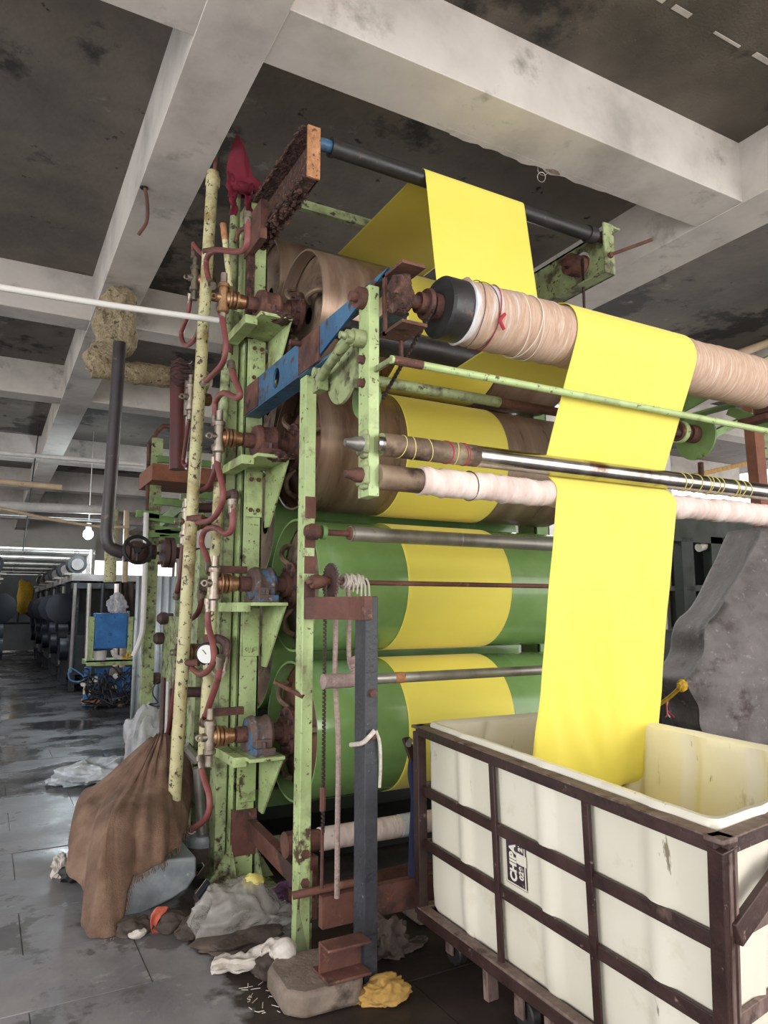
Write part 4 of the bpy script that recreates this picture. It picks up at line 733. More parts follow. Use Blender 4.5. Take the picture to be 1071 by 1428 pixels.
# ================================================================ burlap over the pump, grey cover, floor litter
cols = [[(250, 1030, 4.55), (262, 1060, 4.5), (268, 1100, 4.45), (262, 1150, 4.3)], [(240, 1027, 4.5), (245, 1075, 4.4), (250, 1120, 4.2), (262, 1156, 4.05)], [(229, 1023, 4.5), (232, 1085, 4.3), (240, 1140, 4.0), (240, 1188, 3.9)],
        [(225, 1023, 4.5), (212, 1085, 4.3), (210, 1142, 3.92), (205, 1214, 3.85)], [(222, 1023, 4.5), (195, 1090, 4.3), (178, 1146, 3.9), (181, 1235, 3.83)], [(220, 1024, 4.5), (185, 1092, 4.3), (155, 1150, 3.9), (166, 1302, 3.7)],
        [(218, 1025, 4.5), (170, 1098, 4.35), (146, 1160, 3.9), (120, 1304, 3.72)], [(214, 1028, 4.55), (152, 1105, 4.45), (128, 1150, 4.2), (116, 1252, 4.0)], [(212, 1030, 4.6), (142, 1095, 4.6), (112, 1130, 4.5), (94, 1195, 4.4)],
        [(214, 1028, 4.7), (150, 1085, 4.8), (120, 1105, 4.9), (108, 1150, 4.95)], [(232, 1027, 4.8), (205, 1075, 5.0), (190, 1105, 5.1), (190, 1140, 5.2)]]
C3 = [smooth_pts([PY(*q) for q in c], 9) for c in cols]; n = len(C3[0])
rowsb = []
for j in range(n):
    rr = smooth_pts([c[j] for c in C3], 8); t_ = j / (n - 1); out = []
    for i, p in enumerate(rr):
        cen = sum(rr, V()) / len(rr); d = (p - cen); d.z = 0; d.normalize()
        f = .035 * noise.noise(V((i * .22, t_ * 1.2, 3))) * (.35 + t_) + .016 * noise.noise(V((i * .6, t_ * 2.5, 8)))
        q = p + d * f + V((0, 0, .015 * noise.noise(V((i * .3, t_ * 4, 5))))); q.z = max(q.z, .008); out.append(q)
    rowsb.append(out)
BU = MB().grid(rowsb).obj('burlap_cover', 'burlap', org=PZ(160, 1300), solid=.006, sharp=70, label='brown burlap sacking draped over a pump at the foot of the yellow pipe', cat='sacking')
b = MB(); rng = random.Random(5)
for p, q in zip(rowsb[-1][:44], rowsb[-2][:44]):
    for k in range(3): o = V((rng.uniform(-.01, .01), rng.uniform(-.01, .0), 0)); b.tube([p + o, p + o + V((rng.uniform(-.012, .012), -.006, -rng.uniform(.012, .035)))], .0015, 4)
b.obj('frayed_edge', 'burlap', BU, kind='stuff')
MB().prism([PY(x, y, 3.92) for x, y in ((150, 1238), (172, 1205), (274, 1195), (274, 1222), (262, 1240), (241, 1254), (174, 1286))], (0, .42, 0)).obj('grey_cover', 'galvanised', org=PY(210, 1285, 4.1), bev=.012, label='dented grey sheet metal cover sticking out under the burlap', cat='cover')
t = thing('pump_housing', PZ(284, 1230), 'grey cylindrical pump wrapped at the neck behind the grey metal cover', 'pump')
c = PY(281, 1190, 4.3); MB().lathe(c - V((0, 0, .14)), (0, 0, 1), [(0, .07), (0, .085), (.18, .085), (.22, .07), (.24, .04)], 20).obj('body', 'rock', t); MB().lathe(c + V((0, 0, .05)), (0, 0, 1), [(0, .086), (.03, .09), (.05, .088), (.06, .08)], 20).obj('foil_wrap', 'galvanised', t)
MB().cyl(c + V((0, 0, .09)), PY(276, 1070, 4.3), .03, 12).obj('neck_pipe', 'steel_grey', t)
MB().tube([PY(258, 1040, 4.2), PY(268, 1052, 4.2), PY(276, 1060, 4.2)], .03).obj('upper_elbow', 'steel_grey', t)
def rock(x, y, s_, seed, label, mt='rock', name='stone'):
    c = PZ(x, y); MB().blob(c + V((0, s_[1] * .6, s_[2] * .35)), tuple(q * .72 for q in s_), seed, .35, 1.3, 4, flat=-s_[2] * .35).obj(name, mt, org=c, label=label, cat='stone', sharp=50)
rock(190, 1308, (.1, .08, .07), 2, 'flat dark stone under the front corner of the grey metal cover')
rock(246, 1300, (.11, .09, .07), 3, 'rounded dark stone beside the orange rag')
rock(277, 1312, (.13, .09, .09), 5, 'pale topped stone between the orange rag and the plastic bag')
rock(345, 1330, (.26, .16, .07), 6, 'broad dark stone under the grey plastic bag')
rock(382, 1365, (.1, .1, .07), 8, 'dark lump of stone in front of the white rag')
rock(300, 1262, (.12, .1, .07), 11, 'dark lump beside the foot of the green column')
def rag(x, y, s_, seed, label, mt, cat='rag', name='rag', rot=0, z=0, amp=.6, fr=1.2, Yo=0):
    c = PZ(x, y, z); MB().crumple(c + V((0, s_[1] * .5, s_[2] * .55)), s_, seed, amp, fr, 5, rot, -s_[2] * .55).obj(name, mt, org=c, label=label, cat=cat, sharp=75)
c = PZ(225, 1300); b = MB(); b.grid([[PY(x + dx, y, 3.66 + .02 * math.sin(dx + y)) for dx in (-w_, -w_ * .4, w_ * .3, w_)] for x, y, w_ in ((228, 1263, 9), (222, 1272, 10), (216, 1280, 7), (214, 1290, 4), (215, 1299, 5), (222, 1305, 7))]).obj('orange_rag', 'orange_cloth', org=c, solid=.012, sub=1, label='orange red rag hanging below the grey metal cover', cat='rag', sharp=75)
MB().blob(PZ(192, 1307) + V((0, 0, .02)), (.04, .03, .025), 1, .3, 1.5, 3).obj('paper_cup', 'white_cloth', org=PZ(192, 1307), label='small white and yellow crumpled cup on the floor under the grey cover', cat='cup')
rag(334, 1312, (.19, .13, .15), 21, 'grey crumpled plastic bag with yellow inside beside the green column foot', 'dusty_plastic', 'bag', 'plastic_bag', amp=.38, fr=.9)
MB().blob(PZ(345, 1300) + V((.02, .0, .22)), (.045, .04, .03), 4, .5, 2, 3, ridged=True).obj('yellow_paper', 'thread_yellow', org=PZ(345, 1300, .2), label='yellow scrap showing through the top of the grey plastic bag', cat='scrap')
rag(385, 1305, (.17, .1, .07), 25, 'dusty flattened plastic beside the green front post', 'dusty_plastic', 'plastic', 'plastic_sheet', amp=.6)
c = PZ(340, 1352); b = MB(); P = [PZ(x, y, z) for x, y, z in ((295, 1347, .03), (318, 1343, .04), (345, 1342, .045), (362, 1330, .06), (380, 1318, .1), (397, 1326, .1))]
Q = smooth_pts(P, 9); vs = []
for i, p in enumerate(Q):
    tt = (Q[min(i + 1, len(Q) - 1)] - Q[max(i - 1, 0)]).normalized(); s1 = V((tt.y, -tt.x, 0)).normalized(); rr = .032 + .016 * noise.noise(V((i * .25, 1, 1)))
    if i in (0, len(Q) - 1): rr *= .5
    vs.append([p + s1 * (1.3 * rr * math.cos(2 * PI * k / 26) * (1 + .28 * math.sin(2 * PI * k / 26 * 6 + i * .12 + noise.noise(V((i * .2, k * .2, 0)))))) + V((0, 0, max(-.025, .8 * rr * math.sin(2 * PI * k / 26) * (1 + .25 * math.sin(2 * PI * k / 26 * 6 + i * .15))))) for k in range(26)])
b.grid(vs, True); b.blob(P[-1] + V((0, 0, .0)), (.045, .045, .045), 9, .35, 2.2, 3, ridged=True); b.obj('white_rag', 'white_cloth', org=c, label='long twisted dirty white rag on the dark floor beside the front post foot', cat='rag', sharp=75)
c = PZ(78, 1228); MB().crumple(c + V((.03, .05, .05)), (.055, .045, .07), 31, .5, 1.3, 5, .5, -.05).obj('white_scrap', 'white_cloth', org=c, label='crumpled white cloth scrap on the floor left of the burlap', cat='rag', sharp=75)
c = PZ(98, 1232); MB().blob(c + V((.02, .05, .04)), (.07, .06, .06), 33, .5, 1.5, 3, flat=-.04).obj('dark_scrap', 'black_dark', org=c, label='black wet scrap behind the white cloth scrap', cat='rag')
c = PZ(532, 1405); rag(542, 1400, (.1, .065, .05), 41, 'crumpled ochre yellow cloth on the floor beside the black post', 'ochre_cloth', name='ochre_rag', amp=.55, fr=.95); rag(507, 1398, (.055, .03, .022), 42, 'flat folded strip of ochre cloth at the foot of the black post', 'ochre_cloth', name='ochre_strip', amp=.4)
rag(545, 1335, (.09, .08, .1), 44, 'dark dirty crumpled cloth behind the foot of the black post', 'dark_cloth', name='dark_rag'); rag(570, 1325, (.11, .05, .025), 47, 'flat dark scrap beside the rusty base rail', 'dark_cloth', name='dark_strip', amp=.5)
rag(412, 1255, (.1, .07, .06), 50, 'purple brown scrap heap behind the front post', 'purple_scrap', name='scrap_heap')
rag(470, 1265, (.09, .06, .05), 53, 'small yellowish bundle behind the black post', 'dusty_plastic', 'bag', 'bundle')
for k, (x, y) in enumerate(((262, 1240), (274, 1268))):
    c = PZ(x + 10, y); t = thing('cigarette_packet', c + V((0, 0, .05)), ('black box with a red spot wedged beside the grey cover', 'crushed black packet with a white edge on the dark stones')[k], 'box'); M_ = Matrix.Rotation(.5 + k, 3, 'Z') @ Matrix.Rotation(.7, 3, 'X')
    MB().box(c + V((-.03, 0, .05)), c + V((.03, .022, .13)), M_).obj('box', 'black_dark', t, bev=.002); MB().box(c + V((.03, -.001, .05)), c + V((.034, .022, .13)), M_, c + V((0, .011, .09))).obj('white_edge', 'white_cloth', t); MB().cyl(c + M_ @ V((0, -.012, 0)) + V((0, .011, .09)), c + M_ @ V((0, -.014, 0)) + V((0, .011, .09)), .011, 10).obj('red_spot', 'red_plastic', t)
b = MB(); rng = random.Random(9)
for k in range(40): c = PZ(rng.uniform(345, 420), rng.uniform(1375, 1415)); a = rng.uniform(0, 6); L = rng.uniform(.01, .04); b.tube([c + V((0, 0, .004)), c + V((L * math.cos(a), L * math.sin(a), .006))], .0016, 4)
b.obj('straw_bits', 'white_rope', org=PZ(380, 1395), label='pale straw bits scattered on the dark floor before the concrete block', cat='straw', kind='stuff')
# concrete plinth under the front post
c = V((1.2, 2.9, 0)); CBk = MB().prism([(1.06, 2.7, 0), (1.12, 2.64, 0), (1.34, 2.63, 0), (1.385, 2.68, 0), (1.385, 2.96, 0), (1.14, 2.99, 0), (1.07, 2.9, 0)], (0, 0, .09)).obj('concrete_plinth', 'concrete_block', org=c, bev=.018, label='rough concrete plinth block under the green front post', cat='block')
MB().box((1.9, 3.1, 0), (3.4, 3.28, .1)).obj('concrete_kerb', 'concrete_block', org=(2.6, 3.25, 0), bev=.015, label='low concrete kerb beside the rusty base rail behind the cart', cat='kerb')
MB().cyl(PY(399, 1060, 6.5), PY(401, 1080, 6.5), .0) if 0 else None
# ================================================================ fabric cart
KT = dict(FL=V((1.8, 2.93, 0)), FR=V((2.82, 2.9, 0)), NR=V((2.63, 1.36, 0)), NL=V((1.572, 1.19, 0))); KB = dict(FL=V((1.759, 2.853, 0)), NL=V((1.72, 1.324, 0)), NR=V((2.5, 1.45, 0)), FR=V((2.7, 2.8, 0)))
def K(a, b, s_, t_, off=0.0):
    p = KB[a].lerp(KB[b], s_).lerp(KT[a].lerp(KT[b], s_), t_); d = (KT[b] - KT[a]).normalized(); nrm = V((d.y, -d.x, 0))
    cen = V((2.19, 2.1, 0)); nrm = nrm if (p - cen).dot(nrm) > 0 else -nrm
    return V((p.x, p.y, .2 + .75 * t_)) + nrm * off
CT = thing('fabric_cart', (2.2, 2.1, 0), 'large white plastic tub cart in a dark brown steel frame receiving the yellow fabric', 'cart')
SIDES = [('FL', 'NL'), ('NL', 'NR'), ('NR', 'FR'), ('FR', 'FL')]
FLT = {0: (.19, .56, .9), 1: (.2, .55, .85), 2: (.25, .5, .75), 3: (.3, .7)}
def loop(t_, ins, flute=1.0, rad=.05):
    C4 = [K(*SIDES[i], 0, t_) for i in range(4)]; z = C4[0].z; D = [(C4[(i + 1) % 4] - C4[i]).normalized() for i in range(4)]
    cen_ = sum(C4, V()) / 4; NN = []
    for i in range(4): n_ = V((D[i].y, -D[i].x, 0)); NN.append(n_ if n_.dot(C4[i] - cen_) > 0 else -n_)
    def corner(i, d):                                  # corner i moved in by d from both sides
        n0, n1 = NN[i - 1], NN[i]; m_ = (n0 + n1); return C4[i] - m_ * (d / max(.3, 1 + n0.dot(n1)))
    Q = [corner(i, ins) for i in range(4)]; out = []
    for i in range(4):
        q, prv, nxt = Q[i], Q[i - 1], Q[(i + 1) % 4]; a_ = q + (prv - q).normalized() * rad; b_ = q + (nxt - q).normalized() * rad
        for k in range(8): u = k / 8; out.append(a_.lerp(q, u).lerp(q.lerp(b_, u), u))
        e_ = nxt + (q - nxt).normalized() * rad; N_ = 64 if i in (0, 2) else 40
        for k in range(N_):
            s_ = k / N_; p = b_.lerp(e_, s_); o = 0
            for f in FLT[i]: o += flute * .017 * max(0, min(1, 1.7 - 1.7 * abs((s_ - f) / .035)))
            out.append(p + NN[i] * o)
    return [V((p.x, p.y, z)) for p in out]
L = [loop(-.005, .04, .5, .05), loop(.03, .03)] + [loop(i / 8, .027) for i in range(1, 8)] + [loop(.985, .027), loop(1.025, .028, .3), loop(1.04, .036, .3), loop(1.038, .055, .3), loop(1.02, .07, .3), loop(.98, .066)] + [loop(i / 8, .05, 1.5) for i in range(7, 0, -1)] + [loop(.03, .07)]
cen = sum(L[-1], V()) / len(L[-1]); L.append([p.lerp(cen, .5) for p in L[-1]]); L.append([p.lerp(cen, .98) for p in L[-1]])
TB = MB().grid(L, True).obj('tub', 'tub_plastic', CT, sharp=50)
def kbar(a, b, s0, t0, s1, t1, w_=.034, h_=.05, mt='cart_paint', off=.0, up=(0, 0, 1), nm='frame_bar'): return MB().bar(K(a, b, s0, t0, off), K(a, b, s1, t1, off), w_, h_, up).obj(nm, mt, CT, bev=.003)
for a, b in SIDES:
    kbar(a, b, 0, .985, 1, .985, .04, .04)
    tp = kbar(a, b, 0, 1.012, 1, 1.012, .05, .006, 'cart_worn', nm='worn_rim_cap')
    for t_ in (.64, .345) if a == 'FL' else (.66, .34): kbar(a, b, 0, t_, 1, t_, .016, .042, 'cart_paint' if a == 'FL' else 'cart_worn', -.012)
    kbar(a, b, 0, -.03, 1, -.03, .05, .045, 'cart_paint'); kbar(a, b, 0, .005, 1, .005, .045, .012, 'cart_worn', nm='bottom_ledge')
for s_ in (.375, .7): kbar('FL', 'NL', s_, 0, s_, .97, .03, .014, 'cart_paint', -.005, (1, 0, 0)); kbar('FR', 'NR', s_, 0, s_, .97, .03, .014, 'cart_paint', -.005, (1, 0, 0)) if 0 else kbar('NR', 'FR', s_, 0, s_, .97, .03, .014, 'cart_paint', -.005, (1, 0, 0))
for a, b in SIDES: kbar(a, b, 0, -.03, 0, .98, .045, .045, 'cart_paint', 0, (1, 0, 0), 'corner_post')
MB().bar(K('NL', 'NR', .012, -.02, .022), K('NL', 'NR', .012, .97, .022), .04, .004, K('NL', 'NR', 0, 0, 1) - K('NL', 'NR', 0, 0, 0)).obj('worn_post_face', 'cart_worn', CT)
kbar('NL', 'NR', .0, .70, .5, 1.0, .02, .06, 'cart_paint', .03, nm='diagonal_brace')
for a, b in SIDES: p = K(a, b, 0, 1.0); MB().box(p + V((-.028, -.028, -.002)), p + V((.028, .028, .012))).obj('corner_cap', 'cart_worn', CT, bev=.004)
# torn printed sign on the long side, lettering running upwards
sgn = MB().grid([[K('FL', 'NL', s_, t_, -.0245) for s_ in (.395, .43, .45, .475)] for t_ in (.40, .5, .6, .64)]); sg = sgn.obj('printed_sign', 'print_dark', CT, solid=.002)
MB().grid([[K('FL', 'NL', s_, t_, -.0215) for s_ in (.44, .455, .478)] for t_ in (.515, .54, .565)]).obj('torn_patch', 'tub_plastic', sg)
e0, e1 = K('FL', 'NL', .44, .42, -.022), K('FL', 'NL', .44, .62, -.022); eU = (e1 - e0).normalized(); eV = (K('FL', 'NL', .41, .5, 0) - K('FL', 'NL', .49, .5, 0)).normalized(); eN = eU.cross(eV)
for s_ in (.399, .471): MB().bar(K('FL', 'NL', s_, .405, -.0225), K('FL', 'NL', s_, .635, -.0225), .004, .002, eN).obj('sign_border', 'print_white', sg)
MB().bar(K('FL', 'NL', .399, .407, -.0225), K('FL', 'NL', .471, .407, -.0225), .004, .002, eN).obj('sign_border', 'print_white', sg)
def text(s_, start, size, squash, nm):
    cu = bpy.data.curves.new(nm, 'FONT'); cu.body = s_; cu.size = size; cu.extrude = .0008; cu.offset = .0022 if size > .05 else .001
    o = bpy.data.objects.new(nm, cu); me = bpy.data.meshes.new_from_object(o); bpy.data.objects.remove(o)
    m = Matrix((eU, eV, eN)).transposed(); me.transform(Matrix.Diagonal((squash, 1, 1, 1))); vs = [start + m @ v.co for v in me.vertices]; fs = [tuple(p.vertices) for p in me.polygons]; bpy.data.meshes.remove(me)
    MB().add(vs, fs).obj(nm, 'print_white', sg)
text('CHIPA', K('FL', 'NL', .437, .42, -.0222), .056, .82, 'sign_lettering'); text('0291-', K('FL', 'NL', .464, .445, -.0222), .036, .85, 'sign_number'); text('27', K('FL', 'NL', .464, .575, -.0222), .036, .85, 'sign_number')
# castors and handle
for i, (x, y, rz) in enumerate(((1.80, 2.2, .3), (1.85, 2.72, 0), (2.55, 2.6, .4), (2.4, 1.6, -.3), (1.82, 1.5, .2))):
    cb = MB().box((x - .04, y - .03, .13), (x + .04, y + .03, .2)).bar((x - .035, y, .16), (x - .035, y, .05), .008, .05, (0, 1, 0)).bar((x + .035, y, .16), (x + .035, y, .05), .008, .05, (0, 1, 0)).obj('castor_bracket', 'cart_worn', CT)
    MB().lathe((x - .02, y, .055), (1, 0, 0), [(0, .02), (0, .05), (.006, .055), (.034, .055), (.04, .05), (.04, .02)], 20).obj('castor_wheel', 'black_rubber', cb)
kbar('FL', 'NL', .33, -.03, .33, -.2, .03, .05, 'cart_worn', 0, (1, 0, 0), 'castor_leg'); kbar('FL', 'NL', .56, -.03, .56, -.2, .03, .05, 'cart_worn', 0, (1, 0, 0), 'castor_leg')
h0 = K('FL', 'NL', 0, .88, .0); h1 = PY(567, 1033, 3.05)
MB().cyl(h0 + V((0, .1, 0)), h1 + V((.02, 0, 0)), .014, 10).obj('handle_stub', 'steel_grey', CT); MB().bar(PY(566, 1029, 3.06), PY(577, 1062, 3.0), .02, .035, (1, 0, 0)).obj('handle_lever', 'cart_paint', CT)
b = MB(); rr = []
for x0, x1, y in ((572, 586, 1058), (570, 590, 1080), (574, 592, 1100), (576, 592, 1110), (574, 594, 1150), (572, 592, 1190), (571, 588, 1222)):
    l, r_ = PY(x0, y, 3.0), PY(x1, y, 3.0); c = (l + r_) / 2; h = (r_ - l).length / 2; rr.append([c + rt * (h * math.cos(2 * PI * k / 24) * (1 + .15 * math.sin(k * 2.1 + y * .01))) + V((0, .6 * h * math.sin(2 * PI * k / 24) * (1 + .3 * math.sin(k * 1.9)), 0)) for k in range(24)])
b.grid(rr, True).obj('navy_cloth', 'navy_cloth', org=PY(580, 1060, 3.0), sharp=70, sub=1, label='navy blue cloth hanging from the cart handle', cat='cloth')
# ================================================================ right side: tarpaulin, dark machine, brackets
DM = thing('dark_machine', (7.2, 5.6, 0), 'dark green steel framed machine in shadow behind the black tarpaulin', 'machine')
def dbox(a, b, mt='dark_green', nm='frame_bar'): return MB().box(a, b).obj(nm, mt, DM)
def dpx(x0, y0, x1, y1, Y=5.5, d=.12, mt='dark_green', nm='frame_bar'): p, q = PY(x0, y1, Y), PY(x1, y0, Y); return MB().box(p, q + V((0, d, 0))).obj(nm, mt, DM)
dpx(935, 722, 1090, 754); dpx(957, 750, 966, 880); dpx(999, 750, 1012, 880); dpx(1016, 750, 1026, 880); dpx(1030, 750, 1040, 880); dpx(958, 818, 1010, 824); dpx(966, 752, 999, 816, 5.7, .3, 'black_dark', 'motor_box'); dpx(966, 824, 1004, 875, 5.7, .3, 'black_dark', 'motor_box')
dpx(925, 876, 1080, 1050, 5.6, .3, 'dark_green', 'side_panel'); MB().lathe(PY(975, 960, 5.55), (0, -1, 0), [(0, .2), (.03, .38), (.05, .38), (.05, .3), (.03, .2)], 40).obj('drum_rim', 'black_dark', DM); MB().bar(PY(945, 1000, 5.5), PY(985, 960, 5.5), .02, .03).obj('brace', 'black_dark', DM)
MB().lathe(PY(974, 764, 5.6), (1, 0, .3), [(0, .05), (.15, .06), (.16, .03), (.3, .03)], 14).obj('white_fitting', 'tub_plastic', DM)
Pp = [V((6.7, 5.5, .02)), V((6.75, 5.5, 2.3))]
TR = MB(); rows_t = []
edge = [(1062, 735), (1050, 765), (1035, 800), (1012, 845), (990, 868), (983, 885), (981, 910), (968, 935), (955, 951), (966, 972), (976, 990), (978, 1015), (990, 1040), (1000, 1075), (1000, 1130)]
E3 = smooth_pts([PY(x, y, 3.9) for x, y in edge], 4)
for i, e in enumerate(E3):
    row_ = []
    for k in range(60):
        u = (k - 18) / 41
        if u < 0: x = e.x + .25 * (-u) ** 1.2 + .02; yv = 3.9 + .9 * (-u)
        else: x = e.x + 2.6 * u; yv = 3.9 - .35 * math.sin(min(1, u * 2.2) * PI / 2)
        pinch = math.exp(-((e.z - E3[32].z) / .35) ** 2); f = .05 * noise.noise(V((u * 3, e.z * 1.6, 1))) + .025 * noise.noise(V((u * 9, e.z * 4, 6))) + .05 * pinch * math.sin(k * .55 + 12 * (e.z - E3[32].z) * u) * max(0, u) * math.exp(-u * 3)
        row_.append(V((x, yv + f, e.z + (.12 * u if i < 6 and u > 0 else 0) + .015 * noise.noise(V((u * 5, i * .3, 2))))))
    rows_t.append(row_)
TR.grid(rows_t).obj('black_tarpaulin', 'tarp', org=(5.6, 3.9, 0), solid=.006, sharp=75, label='large dusty dark grey tarpaulin draped over equipment behind the cart', cat='tarpaulin')
t = thing('tie_rope', PY(940, 965, 3.95), 'yellow rope tied to the pinched corner of the tarpaulin', 'rope'); MB().tube([PY(956, 951, 3.9), PY(945, 962, 3.95), PY(930, 975, 4.05), PY(905, 992, 4.2)], .016).obj('strand', 'yellow_rope', t); MB().blob(PY(951, 956, 3.88), (.04, .03, .04), 2, .6, 3, 3, ridged=True).obj('knot', 'yellow_rope', t)
t = thing('coloured_wires', PY(930, 990, 4.1), 'small bunch of red and pale wires beside the yellow cord', 'wires')
for k, m_ in enumerate(('thread_red', 'white_rope', 'thread_red')): MB().tube([PY(934 - k * 3, 972, 4.1), PY(930, 988 + k * 4, 4.1), PY(940 - k * 6, 1000, 4.1)], .006).obj('wire', m_, t)
UR = thing('right_support', (6.3, 4.0, 0), 'brown upright with green braces standing right of the big wrapped roller', 'support')
MB().bar(PY(1047, 560, 4), V((PY(1062, 700, 4).x, 4, 1.9)), .13, .1, (0, 1, 0)).obj('upright', 'brown_board', UR); MB().bar(V((PY(1062, 700, 4).x, 4, 1.95)), V((6.2, 4, .0)), .13, .1, (0, 1, 0)).obj('upright', 'brown_board', UR)
MB().bar(PY(985, 610, 3.2), PY(1080, 565, 3.5), .05, .05).obj('brace', 'green_shade', UR); MB().bar(PY(948, 560, 3.2), PY(1085, 498, 3.6), .05, .09).obj('upper_rail', 'green_worn', UR); MB().bar(PY(1062, 565, 4.1), PY(1066, 640, 4.1), .1, .08, (0, 1, 0)).obj('green_upright', 'green_worn', UR)
MB().tube([PY(1020, 497, 5.0), PY(1055, 484, 5.0), PY(1100, 468, 5.0)], .05, 12).obj('buff_pipe', 'tan_pipe', org=PY(1055, 484, 5.0), label='buff coloured pipe running under the slab behind the big roller end', cat='pipe')
t = thing('angle_rail', PY(1000, 660, 8.0), 'thin rusty hanging rail under the grey beam beyond the fabric', 'rail'); MB().bar(PY(930, 672, 8), PY(1060, 642, 9.5), .05, .08).obj('rail', 'ochre_cloth', t); MB().cyl(PY(978, 665, 8.2), PY(977, 645, 8.2), .05, 8).obj('hanger', 'rust', t)
t = thing('hanging_rail', PY(1000, 680, 8.2), 'dark thin rail above the chrome roller end', 'rail'); MB().bar(PY(985, 688, 8.4), PY(1065, 669, 9.4), .04, .05).obj('rail', 'dark_machine', t)
# wire loop and rod under the beams
MB().ring(PY(757, 237, 3.26), (.3, 1, .1), .035, .0025, 24, 5).ring(PY(755, 247, 3.26), (.1, 1, .3), .03, .0025, 24, 5).obj('wire_loop', 'steel_grey', org=PY(757, 237, 3.26), label='thin wire loop hanging from the chipped edge of the concrete beam', cat='wire')
p = PZ(201, 262, 4.295); t = thing('bent_rebar', p, 'short rusty bent bar hanging out of a hole in the long beam', 'bar'); MB().tube([p + V((0, 0, .02)), p + V((.02, -.02, -.1)), p + V((.03, .02, -.22)), p + V((-.01, .08, -.3))], .012).obj('bar', 'rust', t)
MB().lathe(p + V((0, 0, .0)), (0, 0, -1), [(0, .03), (.006, .025)], 10).obj('hole_rim', 'black_dark', t)
# ================================================================ far hall: machine rows, ducts, pipes, lamp
far_pos = [(1.35, 15.2, 1), (1.35, 17.4, 1), (1.35, 19.8, 1), (1.35, 22.2, 1), (1.35, 24.6, 1), (.2, 15.8, -1), (.2, 18.5, -1), (.2, 21.5, -1)]
PLC = ('nearest', 'second nearest', 'third', 'fourth', 'farthest')
def far_unit(x, y, sg_, i):
    o = thing('washing_machine', (x + sg_, y, 0), '%s dark roller machine topped by a motor, row %s of the aisle' % (PLC[i % 5], 'right' if sg_ > 0 else 'left'), 'machine', 'dark machines along the far aisle')
    def bx(a, b, mt, nm): return MB().box((x + sg_ * a[0], y + a[1], a[2]), (x + sg_ * b[0], y + b[1], b[2])).obj(nm, mt, o)
    for a in (.05, 1.9):
        for c in (-.8, .7): bx((a, c, 0), (a + .1, c + .1, 2.05), 'dark_machine', 'leg')
    bx((0, -.9, 2.0), (2.2, .9, 2.12), 'grey_part', 'deck'); bx((.0, -.9, 1.86), (2.1, -.82, 1.96), 'dark_machine', 'front_rail'); bx((.02, -.85, .3), (2.0, .8, 1.0), 'dark_machine', 'trough'); bx((.15, -.6, 1.0), (1.9, .5, 1.9), 'black_dark', 'hood')
    for k in range(9):
        xx = x + sg_ * (.06 + .24 * k); MB().cyl((xx, y - .92, 1.95), (xx + sg_ * .06 * math.sin(k * 3), y - .95 - .1 * (k % 2), .35 + .15 * (k % 3)), .03 + .012 * (k % 2), 8).obj('down_pipe', ('grey_part', 'steel_grey', 'dark_machine', 'wrap_pink')[k % 4], o)
    for k in range(3): MB().cyl((x + sg_ * .05, y - .6 + .5 * k, .75 + .25 * k), (x - sg_ * .12, y - .6 + .5 * k, .75 + .25 * k), .2, 20).obj('end_drum', 'dark_blue', o)
    m_ = MB().cyl((x + sg_ * .12, y - .5, 2.32), (x + sg_ * .12, y - .05, 2.32), .17, 18).obj('motor', 'dark_machine', o); MB().cyl((x + sg_ * .12, y - .54, 2.32), (x + sg_ * .12, y - .5, 2.32), .11, 16).obj('fan_cover', 'grey_part', m_); bx((-.1, -.5, 2.12), (.35, 0, 2.16), 'steel_grey', 'motor_base')
    MB().lathe((x - sg_ * .05, y + .2, 1.5), (0, -1, 0), [(0, .26), (.05, .3), (.12, .3), (.14, .2)], 10).obj('navy_cover', 'dark_blue', o)
for i, (x, y, s_) in enumerate(far_pos): far_unit(x, y, s_, i if i < 5 else i - 5)
for i, yy in enumerate((15.85, 18.05, 20.45, 22.85, 25.2)):
    t = thing('steam_duct', (1.85, yy, 2.1), '%s silver exhaust duct arching over the aisle' % PLC[i], 'duct', 'silver ducts over the far aisle'); p = PY(0, 0, yy)
    MB().cyl((-7, yy, 2.62), (1.9, yy, 2.62), .075, 14).obj('cross_duct', 'duct_steel', t); MB().cyl((1.83, yy, 2.13), (1.83, yy, 2.69), .085, 14).obj('drop_duct', 'duct_steel', t)
MB().cyl(PY(-80, 664, 11), PY(86, 680, 11), .045, 12).obj('buff_conduit', 'tan_pipe', org=PY(60, 676, 11), label='short buff conduit ending under the far left beams', cat='pipe')
t = thing('white_water_pipe', PY(60, 709, 13), 'bright cream pipe running across under the beams and turning down', 'pipe'); MB().cyl(PY(-80, 702, 13), PY(158, 712, 13), .075, 12).obj('pipe', 'white_paint', t); MB().cyl(PY(157, 708, 13), PY(153, 812, 13), .1, 12).obj('down_pipe', 'pipe_cream', t)
MB().tube([PY(-80, 700, 12), PY(0, 709, 12), PY(60, 722, 12), PY(135, 734, 12), PY(180, 735, 12)], .025, 8).obj('overhead_cable', 'tan_pipe', org=PY(60, 722, 12), label='sagging brown overhead cable crossing above the far aisle', cat='cable')
MB().cyl(PY(-80, 716, 14.7), PY(150, 727, 14.7), .03, 8).obj('thin_conduit', 'steel_grey', org=PY(60, 722, 14.7), label='thin grey conduit below the bright cream pipe', cat='pipe')
MB().cyl(PY(-80, 625, 10.1), PY(200, 648, 10.1), .03, 8).obj('cream_wire_run', 'white_paint', org=PY(60, 638, 10.1), label='thin cream wire run clipped along the pale cross beam', cat='pipe')
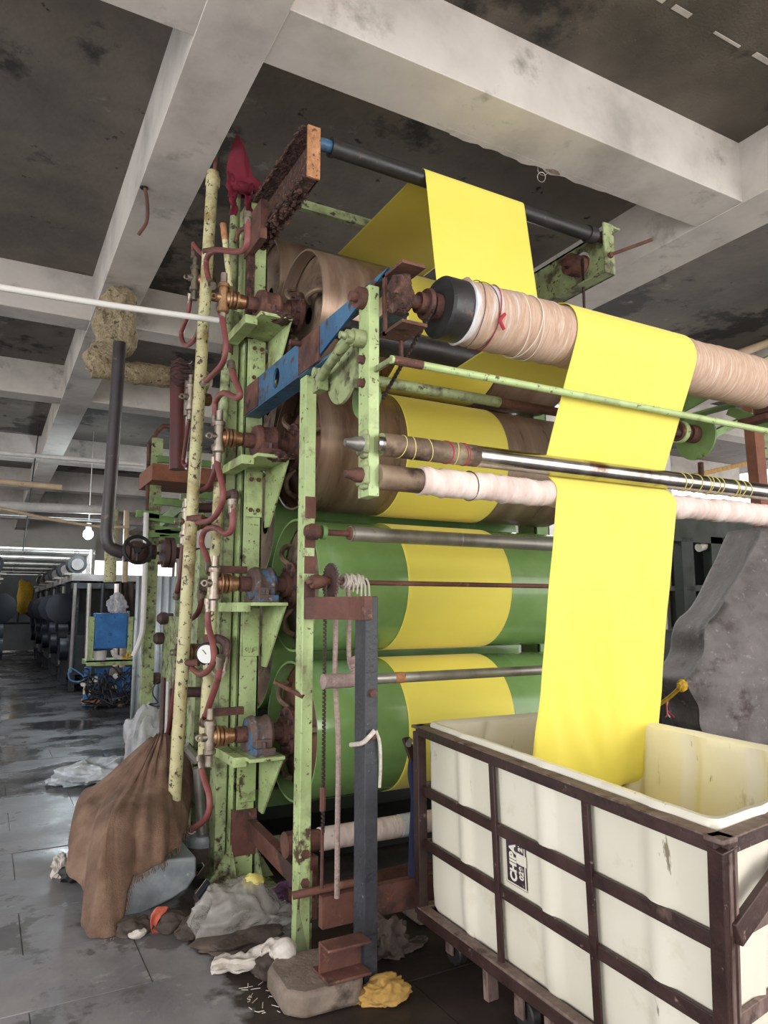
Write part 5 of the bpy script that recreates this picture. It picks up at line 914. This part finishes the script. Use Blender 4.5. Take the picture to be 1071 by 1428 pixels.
MB().cyl(PY(177, 712, 13.2), V((PY(176, 830, 13.2).x, 13.2, 0)), .05, 10).obj('wooden_pole', 'tan_pipe', org=V((PY(176, 830, 13.2).x, 13.2, 0)), label='thin orange brown pole standing behind the valve', cat='pole')
t = thing('hanging_wire', PY(33, 770, 14), 'thin dark wire slanting down from the beam at far left', 'wire'); MB().cyl(V((PY(48, 700, 14).x, 14, ZS)), PY(32, 768, 14), .012, 6).obj('wire', 'dark_machine', t)
MB().box(PY(20, 760, 28.14), PY(35, 748, 28.14) + V((0, .06, 0))).obj('junction_box', 'white_paint', org=PY(28, 755, 24.5), label='small pale junction box on the far pinkish beam', cat='box')
LB = thing('work_lamp', PY(123, 745, 14), 'bright white lamp bulb glowing beside the dark hanging pipe', 'lamp'); c = PY(123, 745, 14)
MB().blob(c, (.09, .09, .1), 1, 0, 1, 2).obj('bulb', 'lamp_glow', LB); MB().cyl(c + V((0, 0, .08)), c + V((0, 0, .2)), .05, 10).obj('socket', 'white_paint', LB); MB().cyl(c + V((0, 0, .2)), V((c.x, c.y, ZS)), .008, 6).obj('cord', 'white_paint', LB)
pl_ = bpy.data.lights.new('lamp_light', 'POINT'); pl_.energy = 60; pl_.color = (.8, .93, 1); pl_.shadow_soft_size = .12; po = bpy.data.objects.new('lamp_light', pl_); COL.objects.link(po); po.location = c + V((0, -.2, -.1))
MB().blob(PY(35, 832, 24), (.22, .12, .45), 3, .4, 1.6, 3).obj('yellow_sack', 'yellow_rope', org=PY(35, 845, 24), label='yellow cloth hanging over the barrier across the far aisle', cat='cloth')
t = thing('barrier_rack', (1.1, 27, 0), 'low dark trolley rack standing at the far end of the aisle', 'rack')
for a, b in (((.3, 27, 1.5), (1.6, 27, 1.5)), ((.3, 27, 1.0), (1.6, 27, 1.0)), ((.3, 27, .1), (.3, 27, 1.5)), ((1.6, 27, .1), (1.6, 27, 1.5)), ((.95, 27, 1.0), (.95, 27, 1.5))): MB().cyl(a, b, .035, 8).obj('rail', 'dark_machine', t)
